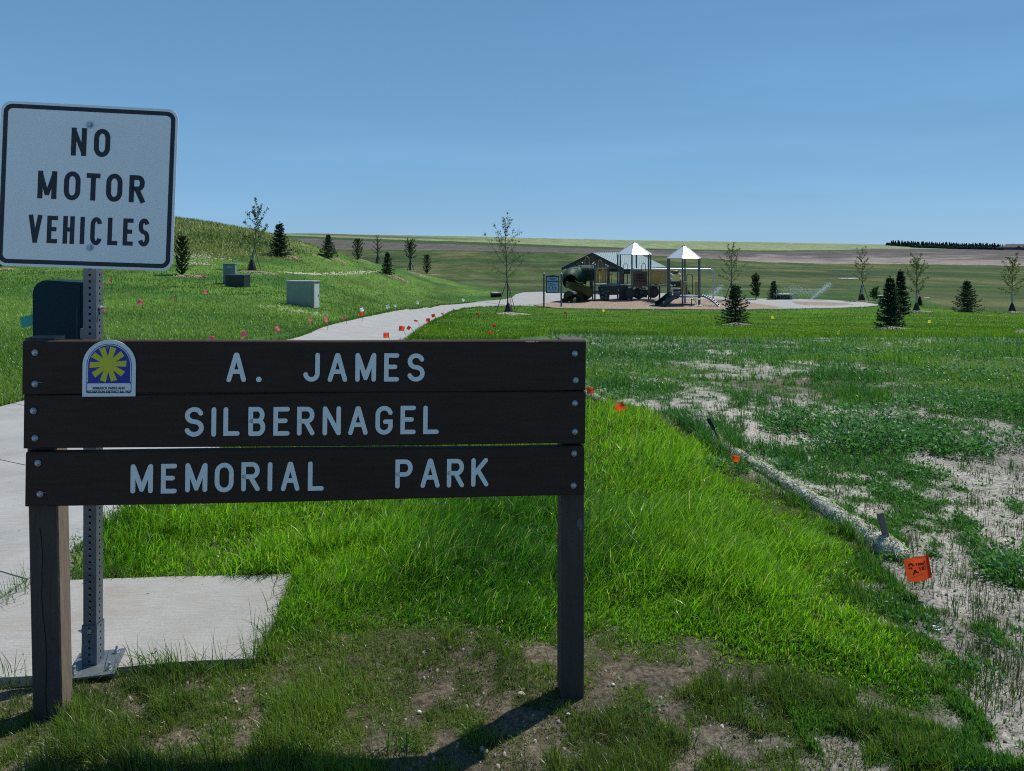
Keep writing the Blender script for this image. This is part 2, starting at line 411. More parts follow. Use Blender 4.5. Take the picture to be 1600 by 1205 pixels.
def ground_material():
    m, nt, N, L, B = nodes('ground_cover')
    a = N.new('ShaderNodeAttribute'); a.attribute_name = 'tint'
    g = N.new('ShaderNodeNewGeometry')
    def noise(sc, det=6, rough=.7, vec=None):
        n = N.new('ShaderNodeTexNoise'); n.inputs['Scale'].default_value = sc; n.inputs['Detail'].default_value = det
        n.inputs['Roughness'].default_value = rough; L.new(vec or g.outputs['Position'], n.inputs['Vector']); return n.outputs['Fac']
    n1 = noise(45, 6, .75); n2 = noise(3.2, 6, .7); 
    def rng(i, a0, a1, b0, b1):
        r = N.new('ShaderNodeMapRange'); L.new(i, r.inputs[0])
        for k, x in enumerate((a0, a1, b0, b1)): r.inputs[k+1].default_value = x
        return r.outputs[0]
    def mul(x, y):
        q = N.new('ShaderNodeMath'); q.operation = 'MULTIPLY'; L.new(x, q.inputs[0]); L.new(y, q.inputs[1]); return q.outputs[0]
    mp = N.new('ShaderNodeMapping'); mp.inputs['Scale'].default_value = (1, .3, 1); L.new(g.outputs['Position'], mp.inputs[0])
    n4 = noise(.35, 8, .8, mp.outputs[0]); n5 = noise(14, 5, .7)
    mp2 = N.new('ShaderNodeMapping'); mp2.inputs['Scale'].default_value = (1, .22, 1); L.new(g.outputs['Position'], mp2.inputs[0]); n6 = noise(.06, 10, .85, mp2.outputs[0])
    k = mul(mul(mul(rng(n6, .38, .62, .72, 1.28), rng(n1, .38, .62, .42, 1.5)), rng(n2, .3, .7, .75, 1.25)), mul(rng(n4, .35, .65, .68, 1.32), rng(n5, .35, .65, .78, 1.2)))
    s = N.new('ShaderNodeVectorMath'); s.operation = 'SCALE'; L.new(a.outputs['Color'], s.inputs[0]); L.new(k, s.inputs['Scale'])
    L.new(s.outputs[0], B.inputs['Base Color']); B.inputs['Roughness'].default_value = .95; B.inputs['Specular IOR Level'].default_value = .1
    b = N.new('ShaderNodeBump'); b.inputs['Strength'].default_value = .8; b.inputs['Distance'].default_value = .02
    L.new(n1, b.inputs['Height']); L.new(b.outputs[0], B.inputs['Normal'])
    return m
ground = build_ground(); ground.data.materials.append(ground_material())
tag(ground, kind='structure', label='rolling park ground with lawn, bare soil and far farm fields')

# ------------------------------------------------------------------ concrete
def concrete(name, col=(.315, .315, .31)):
    m, nt, N, L, B = nodes(name)
    g = N.new('ShaderNodeNewGeometry')
    mp = N.new('ShaderNodeMapping'); L.new(g.outputs['Position'], mp.inputs[0]); mp.inputs['Scale'].default_value = (1, 14, 1)
    br = N.new('ShaderNodeTexNoise'); br.inputs['Scale'].default_value = 9; br.inputs['Detail'].default_value = 8; L.new(mp.outputs[0], br.inputs[0])
    bl = N.new('ShaderNodeTexNoise'); bl.inputs['Scale'].default_value = 1.3; bl.inputs['Detail'].default_value = 8; bl.inputs['Roughness'].default_value=.7; L.new(g.outputs['Position'], bl.inputs[0])
    fn = N.new('ShaderNodeTexNoise'); fn.inputs['Scale'].default_value = 140; fn.inputs['Detail'].default_value = 4; L.new(g.outputs['Position'], fn.inputs[0])
    st = N.new('ShaderNodeTexNoise'); st.inputs['Scale'].default_value = 5; st.inputs['Detail'].default_value = 5; L.new(g.outputs['Position'], st.inputs[0])
    def rng(i, a0, a1, b0, b1):
        r = N.new('ShaderNodeMapRange'); L.new(i, r.inputs[0])
        for k, x in enumerate((a0, a1, b0, b1)): r.inputs[k+1].default_value = x
        return r.outputs[0]
    def mul(x, y):
        q = N.new('ShaderNodeMath'); q.operation = 'MULTIPLY'; L.new(x, q.inputs[0]); L.new(y, q.inputs[1]); return q.outputs[0]
    k = mul(mul(rng(br.outputs['Fac'], .3, .7, .88, 1.08), rng(bl.outputs['Fac'], .3, .7, .84, 1.1)), mul(rng(fn.outputs['Fac'], .3, .7, .85, 1.12), rng(st.outputs['Fac'], .70, .78, 1, .75)))
    s = N.new('ShaderNodeVectorMath'); s.operation = 'SCALE'; s.inputs[0].default_value = col; L.new(k, s.inputs['Scale'])
    sn = N.new('ShaderNodeTexNoise'); sn.inputs['Scale'].default_value = 2.3; sn.inputs['Detail'].default_value = 9; sn.inputs['Roughness'].default_value = .75; L.new(g.outputs['Position'], sn.inputs[0])
    vo = N.new('ShaderNodeTexVoronoi'); vo.inputs['Scale'].default_value = 7; L.new(g.outputs['Position'], vo.inputs['Vector'])
    m1 = N.new('ShaderNodeMix'); m1.data_type = 'RGBA'; L.new(rng(sn.outputs['Fac'], .5, .72, 0, .55), m1.inputs[0]); L.new(s.outputs[0], m1.inputs[6]); m1.inputs[7].default_value = (.235, .195, .15, 1)
    m2 = N.new('ShaderNodeMix'); m2.data_type = 'RGBA'; L.new(rng(vo.outputs['Distance'], .035, .06, .8, 0), m2.inputs[0]); L.new(m1.outputs[2], m2.inputs[6]); m2.inputs[7].default_value = (.06, .05, .04, 1)
    L.new(m2.outputs[2], B.inputs['Base Color']); B.inputs['Roughness'].default_value = .85; B.inputs['Specular IOR Level'].default_value = .25
    b = N.new('ShaderNodeBump'); b.inputs['Strength'].default_value = .5; b.inputs['Distance'].default_value = .003
    L.new(br.outputs['Fac'], b.inputs['Height']); L.new(b.outputs[0], B.inputs['Normal'])
    return m
M_CONC = concrete('broom_finished_concrete')
M_CONC_PAD = concrete('pad_concrete', (.315, .305, .288))
def slab_between(name, left, right, mat_, joints=1.5, th=.1, lift=.012, **k):
    """a ribbon of slab panels between two edge lines, each panel butted to the next with a tooled joint"""
    def resample(pts, n):
        P = np.array([[p.x, p.y] for p in pts]); d = np.r_[0, np.cumsum(np.hypot(*np.diff(P, axis=0).T))]
        # smooth corners a little
        t = np.linspace(0, d[-1], n); q = np.stack([np.interp(t, d, P[:, 0]), np.interp(t, d, P[:, 1])], 1)
        for _ in range(6): q[1:-1] = .25*q[:-2]+.5*q[1:-1]+.25*q[2:]
        return q
    n = 420; a = resample(left, n); b = resample(right, n)
    length = np.r_[0, np.cumsum(np.hypot(*np.diff((a+b)/2, axis=0).T))]
    mb = MB(); M = 6
    def line(i, inset=0):
        out = []
        for j in range(M+1):
            t = j/M; x, y = a[i]*(1-t)+b[i]*t; out.append((x, y))
        return out
    i0 = 0
    def emit(rows):
        vs = []; fs = []
        for r in rows:
            for (x, y) in r: vs.append((x, y, zg(x, y)+lift))
        w = M+1
        for i in range(len(rows)-1):
            for j in range(M): fs.append((i*w+j, i*w+j+1, (i+1)*w+j+1, (i+1)*w+j))
        m = len(vs)
        per = [j for j in range(w)]+[i*w+M for i in range(1, len(rows))]+[(len(rows)-1)*w+j for j in range(M-1, -1, -1)]+[i*w for i in range(len(rows)-2, 0, -1)]
        vs += [(vs[i][0], vs[i][1], vs[i][2]-th) for i in per]
        for q in range(len(per)): fs.append((per[q], m+q, m+(q+1) % len(per), per[(q+1) % len(per)]))
        mb.add(vs, fs)
    cur = [line(0)]; last = 0
    for i in range(1, n):
        cur.append(line(i))
        if length[i]-last > joints or i == n-1:
            # pull the last row back by 6 mm: the joint
            A = cur[-1]; Bk = cur[-2]; fac = .014/max(.02, length[i]-length[i-1])
            cur[-1] = [(p[0]+(q[0]-p[0])*fac, p[1]+(q[1]-p[1])*fac) for p, q in zip(A, Bk)]
            emit(cur); cur = [A]; last = length[i]
    return mb.build(name, mat_, kind='structure', **k)
pl2 = [Vector((-5.3, -3, 0)), Vector((-5.2, 3, 0))]+[G(*p) for p in PL]
pr2 = [Vector((-2.36, -3, 0)), Vector((-2.36, 3, 0))]+[G(*p) for p in PR[1:]]
path_poly = np.array([[p.x, p.y] for p in pl2+pr2[::-1]])
slab_between('path', pl2, pr2, M_CONC, label='grey broom finished concrete path curving to the playground')
def flat_slab(name, P, m, lift, th=.1, hole=None, step=None, **k):
    import bmesh
    bm = bmesh.new(); vs = [bm.verts.new((x, y, 0)) for x, y in P]
    loops = [vs]
    es = [bm.edges.new((vs[i], vs[(i+1) % len(vs)])) for i in range(len(vs))]
    if hole is not None:
        hv = [bm.verts.new((x, y, 0)) for x, y in hole]
        es += [bm.edges.new((hv[i], hv[(i+1) % len(hv)])) for i in range(len(hv))]
    bmesh.ops.triangle_fill(bm, use_beauty=True, edges=es)
    if step:
        for _ in range(step): bmesh.ops.subdivide_edges(bm, edges=bm.edges[:], cuts=1, use_grid_fill=True)
    for v in bm.verts: v.co.z = zg(v.co.x, v.co.y)+lift
    r = bmesh.ops.extrude_face_region(bm, geom=bm.faces[:])
    for g_ in r['geom']:
        if isinstance(g_, bmesh.types.BMVert): g_.co.z -= th
    bmesh.ops.recalc_face_normals(bm, faces=bm.faces[:])
    me = bpy.data.meshes.new(name); bm.to_mesh(me); bm.free(); me.materials.append(m)
    o = bpy.data.objects.new(name, me); C.objects.link(o); tag(o, **k); return o
def rnd(P, n=5):
    """rounds an outline by corner cutting"""
    P = [np.array(p) for p in P]
    for _ in range(2):
        q = []
        for i in range(len(P)):
            a, b = P[i], P[(i+1) % len(P)]; q += [a*.75+b*.25, a*.25+b*.75]
        P = q
    return np.array(P)
def off_path(P, d=.01): return P
# pad where the signs stand: flat, a little proud of the soil
PADW = np.array([[-2.345, 3.90]]+[[G(a, b).x, G(a, b).y] for a, b in PAD[2:12]]+[[-2.345, G(0, 1067).y-.04]])
pad_poly = PADW
def pad_object():
    mb = MB(); n = len(PADW)
    # level top
    return flat_slab('sign_pad', PADW, M_CONC_PAD, .018, .1, step=3, kind='structure', label='low concrete pad joined to the path under the traffic sign')
pad = pad_object(); pad.name = 'path'
M_MULCH = mat('wood_chip_mulch', (.27, .195, .145), .95, var=.75, scale=5, bump=1, bscale=12, dirt=((.09, .06, .045), 9, .52))
flat_slab('path', plaza_poly, M_CONC, .03, .1, kind='structure', step=2, label='pale concrete plaza between pavilion and play structure')
flat_slab('path', ringo, M_CONC, .032, .1, hole=ringi, kind='structure', step=2, label='loop of concrete walk right of the playground')
flat_slab('mulch', play_poly, M_MULCH, .036, .1, kind='structure', step=3, label='brown wood chip surface under the play structure')
flat_slab('mulch', ringi, M_MULCH, .02, .1, kind='structure', step=2, label='brown wood chip oval inside the concrete loop')

# ------------------------------------------------------------------ materials of the built things
M_WOOD = mat('brown_stained_board', (.043, .0275, .0205), .72, var=.22, scale=5, bump=.2, bscale=14, stretch=(1, 1, 12), spec=.2)
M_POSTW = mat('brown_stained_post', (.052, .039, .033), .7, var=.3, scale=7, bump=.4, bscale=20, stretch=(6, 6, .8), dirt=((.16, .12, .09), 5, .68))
M_POSTS = mat('painted_sunlit_post_side', (.155, .115, .085), .8, var=.3, scale=7, bump=.4, bscale=20, stretch=(6, 6, .8), dirt=((.07, .05, .04), 5, .62))  # lighter copy of the post wood, sunlight painted into its colour
M_LET = mat('pale_letter_paint', (.80, .80, .77), .6, var=.05, bump=.1, bscale=40)
M_CRACK = mat('dark_crack', (.006, .005, .005), .95)
M_GALV = mat('galvanised_steel', (.42, .45, .49), .45, .75, var=.2, scale=14, bump=.1)
M_GALVD = mat('dull_galvanised_steel', (.14, .155, .175), .5, .55, var=.25, scale=18)
M_BOLT = mat('zinc_bolt', (.42, .44, .46), .42, .7, var=.15, scale=40)
M_SIGNW = mat('white_reflective_sheet', (.90, .87, .83), .5, var=.035, scale=3, dirt=((.66, .64, .60), 4, .72))
M_SIGNK = mat('black_sign_ink', (.012, .014, .022), .45, var=.05)
M_BLUE = mat('emblem_blue', (.02, .03, .30), .4, var=.05)
M_YEL = mat('emblem_yellow', (.62, .58, .03), .45, var=.05)
M_PLAQ = mat('emblem_white', (.76, .78, .76), .4, var=.03)
M_TEAL = mat('dark_teal_plastic', (.004, .024, .036), .6, var=.1, spec=.15)
M_MINT = mat('mint_plastic', (.02, .33, .24), .4, var=.08)
M_HOLE = mat('black_hole', (.004, .004, .005), .9)

# ------------------------------------------------------------------ stroke lettering
def arc(cx, cy, rx, ry, a0, a1, n=12):
    return [(cx+rx*math.cos(R(a0+(a1-a0)*i/n)), cy+ry*math.sin(R(a0+(a1-a0)*i/n))) for i in range(n+1)]
GL = {  # unit boxes, centre lines of the strokes
 'A': [[(0, 0), (.47, 1)], [(1, 0), (.53, 1)], [(.19, .33), (.81, .33)]],
 'B': [[(0, 0), (0, 1), (.55, 1)]+arc(.55, .76, .38, .24, 90, -90)+[(.05, .52)], [(.55, .52)]+arc(.6, .26, .40, .26, 90, -90)+[(0, 0)]],
 'C': [arc(.5, .74, .5, .26, 15, 180)+arc(.5, .26, .5, .26, 180, 345)],
 'E': [[(1, 1), (0, 1), (0, 0), (1, 0)], [(0, .52), (.82, .52)]],
 'G': [arc(.5, .74, .5, .26, 15, 180)+arc(.5, .26, .5, .26, 180, 360)+[(1, .44), (.58, .44)]],
 'H': [[(0, 0), (0, 1)], [(1, 0), (1, 1)], [(0, .52), (1, .52)]],
 'I': [[(.5, 0), (.5, 1)]],
 'J': [[(1, 1), (1, .25)]+arc(.52, .25, .48, .25, 0, -170)],
 'K': [[(0, 0), (0, 1)], [(.95, 1), (.02, .40)], [(.33, .60), (1, 0)]],
 'L': [[(0, 1), (0, 0), (1, 0)]],
 'M': [[(0, 0), (0, 1)], [(.03, .97), (.5, .06)], [(.97, .97), (.5, .06)], [(1, 0), (1, 1)]],
 'N': [[(0, 0), (0, 1)], [(.03, .98), (.97, .02)], [(1, 0), (1, 1)]],
 'O': [arc(.5, .70, .5, .30, 0, 180)+arc(.5, .30, .5, .30, 180, 360)+[(1, .70)]],
 'P': [[(0, 0), (0, 1), (.6, 1)]+arc(.6, .74, .40, .26, 90, -90)+[(.02, .48)]],
 'R': [[(0, 0), (0, 1), (.6, 1)]+arc(.6, .75, .38, .25, 90, -90)+[(.02, .50)], [(.48, .50), (1, 0)]],
 'S': [arc(.5, .755, .47, .245, 20, 270)+arc(.5, .255, .5, .255, 90, -160)],
 'T': [[(0, 1), (1, 1)], [(.5, 1), (.5, 0)]],
 'V': [[(0, 1), (.48, 0)], [(1, 1), (.52, 0)]],
 '.': [[(.45, .02), (.55, .02)]],
}
def stroke(mb, pts, w, y0, y1, M, round_=True):
    """thick flat stroke with mitred corners in the x,z plane"""
    P = [Vector((p[0], p[1])) for p in pts]; q = [P[0]]
    for p in P[1:]:
        if (p-q[-1]).length > 1e-5: q.append(p)
    P = q; n = len(P)
    closed = n > 3 and (P[0]-P[-1]).length < 1e-4
    if closed: P = P[:-1]; n -= 1
    Lf = []; Rt = []
    for i in range(n):
        a = P[i-1] if (i > 0 or closed) else None; b = P[(i+1) % n] if (i < n-1 or closed) else None
        d0 = (P[i]-a).normalized() if a is not None else (b-P[i]).normalized()
        d1 = (b-P[i]).normalized() if b is not None else d0
        nm = Vector((-(d0.y+d1.y), d0.x+d1.x))
        if nm.length < 1e-5: nm = Vector((-d0.y, d0.x))
        nm.normalize(); c = max(.42, nm.dot(Vector((-d0.y, d0.x))))
        Lf.append(P[i]+nm*w/2/c); Rt.append(P[i]-nm*w/2/c)
    if closed:
        vs = [(p.x, y0, p.y) for p in Lf]+[(p.x, y0, p.y) for p in Rt]+[(p.x, y1, p.y) for p in Lf]+[(p.x, y1, p.y) for p in Rt]
        fs = []
        for i in range(n):
            j = (i+1) % n
            fs += [(i, j, n+j, n+i), (2*n+i, 3*n+i, 3*n+j, 2*n+j), (i, 2*n+i, 2*n+j, j), (n+i, n+j, 3*n+j, 3*n+i)]
        mb.add(vs, fs, M=M); return
    out = list(Lf)
    def cap(c, d):
        r = []; s = Vector((-d.y, d.x))
        for k in range(1, 6):
            t = math.pi*k/6; r.append(c+s*math.cos(t)*w/2+d*math.sin(t)*w/2)
        return r
    # strip with end caps as separate fans keeps it convex piece by piece
    vs = [(p.x, y0, p.y) for p in Lf]+[(p.x, y0, p.y) for p in Rt]+[(p.x, y1, p.y) for p in Lf]+[(p.x, y1, p.y) for p in Rt]
    fs = []
    for i in range(n-1):
        j = i+1
        fs += [(i, j, n+j, n+i), (2*n+i, 3*n+i, 3*n+j, 2*n+j), (i, 2*n+i, 2*n+j, j), (n+i, n+j, 3*n+j, 3*n+i)]
    fs += [(0, n, 3*n, 2*n), (n-1, 3*n-1, 4*n-1, 2*n-1)]
    mb.add(vs, fs, M=M)
    if round_:
        for c, d, A, B_ in ((P[-1], (P[-1]-P[-2]).normalized(), Lf[-1], Rt[-1]), (P[0], (P[0]-P[1]).normalized(), Rt[0], Lf[0])):
            o = [A]+cap(c, d)+[B_]; mb.prism([(p.x, p.y) for p in o], y0, y1, M=M)
def letter(mb, ch, x0, x1, z0, z1, w, y0, y1, M, round_=True, jit=0):
    """fits the glyph's ink box to x0..x1, z0..z1"""
    h = w/2
    if ch == '.':
        r = (x1-x0)/2; mb.prism([((x0+x1)/2+r*math.cos(k*.5236), z0+r+r*math.sin(k*.5236)) for k in range(12)], y0, y1, M=M); return
    if ch == 'I': a0 = a1 = (x0+x1)/2
    else: a0, a1 = x0+h, x1-h
    if ch in 'AVM' and not round_: a0 -= h*.1; a1 += h*.1
    b0, b1 = z0+h, z1-h
    if not round_:
        ends_open = {'N': 1, 'M': 1, 'H': 1, 'I': 1, 'T': 1, 'R': 1, 'V': 1, 'A': 1}
    for i, s in enumerate(GL[ch]):
        pts = []
        for (a, b) in s:
            pts.append((a0+(a1-a0)*a, b0+(b1-b0)*b))
        if not round_:
            # flat ended strokes run to the full height
            def ext(p, q):
                d = Vector((p[0]-q[0], p[1]-q[1]))
                if d.length < 1e-9: return p
                if abs(d.x) < abs(d.y)*.9 and (p[1] <= b0+1e-6 or p[1] >= b1-1e-6):
                    k = h/abs(d.y); return (p[0]+d.x*k, p[1]+d.y*k)
                if abs(d.y) < 1e-6 and ch in 'ET' : return (p[0]+(h if d.x > 0 else -h), p[1])
                if abs(d.y) < 1e-6 and ch == 'L': return (p[0]+(h if d.x > 0 else -h), p[1])
                return p
            pts[0] = ext(pts[0], pts[1]); pts[-1] = ext(pts[-1], pts[-2])
        stroke(mb, pts, w*(.82 if ch in 'MN' and i in (1, 2-(ch == 'N')) and not round_ else 1), y0-i*.00012, y1, M, round_)

# ------------------------------------------------------------------ park name sign
def frame_from(px0, Y0, px1, Y1, py0, py1):
    """a standing plane through two points; x runs left to right, y away, z up"""
    a = W(px0, py0, Y0); b = W(px1, py1, Y1); x = (b-a).normalized()
    z = Vector((0, 0, 1)); y = z.cross(x).normalized(); z = x.cross(y).normalized()
    return Matrix(((x.x, y.x, z.x, a.x), (x.y, y.y, z.y, a.y), (x.z, y.z, z.z, a.z), (0, 0, 0, 1)))
def on_frame(Fm, px, py, yoff=0):
    """local x,z of the sight line through px,py on the plane local y = yoff"""
    I = Fm.inverted(); o = I @ Vector((0, 0, H)); d = I.to_3x3() @ Vector(((px-CX)/F, 1, -(py-CY)/F))
    t = (yoff-o.y)/d.y; p = o+d*t; return p.x, p.z
FS = frame_from(34.5, 2.745, 915, 2.955, 532, 532)   # origin: upper left front corner of the top board
park = empty('park_sign', FS.translation, label='brown wooden sign on two posts naming the memorial park in pale routed letters', cat='park sign')
T = park.matrix_world = FS
park.rotation_mode = 'QUATERNION'; park.location = FS.translation; park.rotation_quaternion = FS.to_quaternion()
bpy.context.view_layer.update()
BT = .038
BOARDS = [((34.5, 533), (915, 532.5), (915, 610.3), (36, 617.3)), ((36, 618.3), (914.5, 611.3), (914.5, 693), (38, 702)), ((39, 707), (913, 697.5), (912, 774), (40, 793))]
TEXT = [
 [('A',354,385,551,597),('.',400,409,588,597),('J',473,500,551.5,596.5),('A',512,543,551.5,596.5),('M',555,588,551.5,596.5),('E',600,624,552,596),('S',636,664,552,596)],
 [('S',288,319,636,682.5),('I',330.5,338,636,682),('L',349,375,636,681),('B',388,415,635.5,681),('E',427,453,635.5,680.5),('R',464,492,635.5,680.5),('N',504,533,635,680.5),('A',544,575,634.5,679.5),('G',586.5,614,634,679),('E',625.5,650,634,678.5),('L',661,686,634,678.5)],
 [('M',204,239.5,725,771),('E',251.5,277,724.5,771),('M',289.5,324.5,723.5,769.5),('O',335.5,365.5,722.5,769),('R',377,406.5,722,768),('I',418,426,722,767.5),('A',439,468.5,721,767),('L',481,506.5,720.5,766.5),('P',617.5,645,717.5,763),('A',657,687.5,716.5,762.5),('R',698,725.5,716.5,761.5),('K',736,763.5,715.5,760.5)],
]
BOLTS = [[(55,551,0),(55,600,0),(898,552.5,0),(899.5,594,0)],[(52.5,642,0),(55,684.5,0),(898,630,0),(898,674.5,0)],[(59.5,723.5,0),(63,772,0),(897,708.5,0),(896,758.5,0)]]
def bolt_mb(mb, x, z, y, r=.0098):
    mb.tube([(x, y-.0005, z), (x, y-.002, z)], r*1.12, 14, smooth=False)
    n = 14; vs = []; fs = []
    for i in range(4):
        th = i*math.pi/2/4
        for k in range(n): vs.append((x+r*math.cos(th)*math.cos(k*2*math.pi/n), y-.002-.007*math.sin(th), z+r*math.cos(th)*math.sin(k*2*math.pi/n)))
    vs.append((x, y-.009, z))
    for i in range(3):
        for k in range(n): fs.append((i*n+k, i*n+(k+1) % n, (i+1)*n+(k+1) % n, (i+1)*n+k))
    for k in range(n): fs.append((3*n+k, 3*n+(k+1) % n, 4*n))
    mb.add(vs, fs, True)
import bmesh
for bi, q in enumerate(BOARDS):
    c = [on_frame(FS, *p) for p in q]; n = 60
    bm = bmesh.new(); rings = []
    for i in range(n+1):
        t = i/n
        top = c[0][1]*(1-t)+c[1][1]*t; bot = c[3][1]*(1-t)+c[2][1]*t; x = (c[0][0]*(1-t)+c[1][0]*t+c[3][0]*(1-t)+c[2][0]*t)/2
        top += .0012*math.sin(t*9+bi*2); bot += .0014*math.sin(t*7+bi); e = .004
        prof = [(0, top-e), (e, top), (BT-e, top), (BT, top-e), (BT, bot+e), (BT-e, bot), (e, bot), (0, bot+e)]
        rings.append([bm.verts.new((x, y+.0015*math.sin(t*4+bi), z)) for y, z in prof])
    for i in range(n):
        for k in range(8): bm.faces.new((rings[i][k], rings[i][(k+1) % 8], rings[i+1][(k+1) % 8], rings[i+1][k]))
    bm.faces.new(rings[0]); bm.faces.new(rings[-1][::-1]); bmesh.ops.recalc_face_normals(bm, faces=bm.faces[:])
    me = bpy.data.meshes.new('board'); bm.to_mesh(me); bm.free(); me.materials.append(M_WOOD)
    bo = bpy.data.objects.new('board', me); C.objects.link(bo); bo.parent = park
    mb = MB(); px_ = None
    for (ch, x0, x1, y0, y1) in TEXT[bi]:
        if px_ is not None and x0-px_ > 60: mb.build('lettering', M_LET, bo); mb = MB()
        px_ = x1
        a = on_frame(FS, x0, y1); b = on_frame(FS, x1, y0)
        sh = (random.random()-.5)*.0016
        letter(mb, ch, a[0], b[0], a[1]+sh, b[1]+sh, .0158, -.0022, .002, None)
    mb.build('lettering', M_LET, bo)
    for (x, z, _) in BOLTS[bi]:
        mb = MB(); p = on_frame(FS, x, z); bolt_mb(mb, p[0], p[1], -.001); mb.build('bolt', M_BOLT, bo)
# chips in the upper edge of the top board
mb = MB(); rr = random.Random(4)
for px in (823, 826, 829, 833, 839):
    p = on_frame(FS, px, 533.5); mb.ball((p[0], -.001, p[1]-.001), .0035+.002*rr.random(), 6, sq=(1.5, .4, .7))
mb.build('paint_chip', mat('bare_wood', (.42, .36, .28), .8), park)
# wood splits by two of the bolts
for (xa, za, l) in ((60, 597.5, 7), (66, 770, 7)):
    p = on_frame(FS, xa, za); q = on_frame(FS, xa+l, za)
    mb = MB(); mb.prism([(p[0], p[1]+.0022), (q[0], q[1]), (p[0], p[1]-.0022)], -.0012, .004); mb.build('split', mat('tan_split', (.25, .19, .12), .8), park)
def sign_post(px0, px1, pyt, pyb, depth, lean, w):
    a = on_frame(FS, px0, pyt, BT+.001); b = on_frame(FS, px1, pyt, BT+.001)
    I = FS.inverted()
    g = I @ G((px0+px1)/2+lean, pyb); zb = g.z-.12
    bm = bmesh.new(); rings = []
    x0, x1 = a[0], a[0]+w; n = 26; e = .005
    rr = random.Random(px0)
    leanm = on_frame(FS, px0+lean, pyb, BT)[0]-a[0]
    for i in range(n+1):
        t = i/n; z = a[1]*(1-t)+zb*t; dx = leanm*t*1.02
        y0, y1 = BT+.001, BT+.001+depth
        pr_ = [(x0+e, y0), (x1-e, y0), (x1, y0+e), (x1, y1-e), (x1-e, y1), (x0+e, y1), (x0, y1-e), (x0, y0+e)]
        rings.append([bm.verts.new((x+dx, y, z)) for x, y in pr_])
    for i in range(n):
        for k in range(8): bm.faces.new((rings[i][k], rings[i+1][k], rings[i+1][(k+1) % 8], rings[i][(k+1) % 8]))
    bm.faces.new(rings[0]); bm.faces.new(rings[-1][::-1]); bmesh.ops.recalc_face_normals(bm, faces=bm.faces[:])
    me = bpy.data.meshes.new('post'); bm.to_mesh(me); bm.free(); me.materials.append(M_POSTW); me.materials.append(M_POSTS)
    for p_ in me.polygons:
        if p_.normal.x > .9 and px0 < 100: p_.material_index = 1  # left post's right side gets the tan with sunlight painted in
    o = bpy.data.objects.new('post', me); C.objects.link(o); o.parent = park
    return o, x0, x1, a[1], zb, leanm
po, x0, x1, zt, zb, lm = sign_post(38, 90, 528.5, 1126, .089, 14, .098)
# drying crack down the middle of the left post's front and top
mb = MB(); pts = []; rr = random.Random(3)
for i in range(30):
    t = .455+i/29*.545; z = zt*(1-t)+zb*t
    pts.append((x0+.047+lm*t+.010*math.sin(i*.5)*.4+(i/29)*.016-.008+rr.uniform(-.0012, .0012), z))
stroke(mb, pts, .0024, BT+.0002, BT+.004, None, False)
mb.build('crack', M_CRACK, po)
sign_post(877, 915, 530.5, 1095, .089, 0, .0885)
mb = MB(); p = on_frame(FS, 906, 822, BT)
mb.prism([(p[0]-.006, p[1]+.03), (p[0]+.006, p[1]+.028), (p[0]+.011, p[1]), (p[0]+.002, p[1]-.03), (p[0]-.003, p[1]-.006), (p[0]-.012, p[1]-.002), (p[0]-.010, p[1]+.018)], BT-.0006, BT+.002)
mb.build('worn_patch', mat('worn_pale_wood', (.10, .105, .12), .8), park)

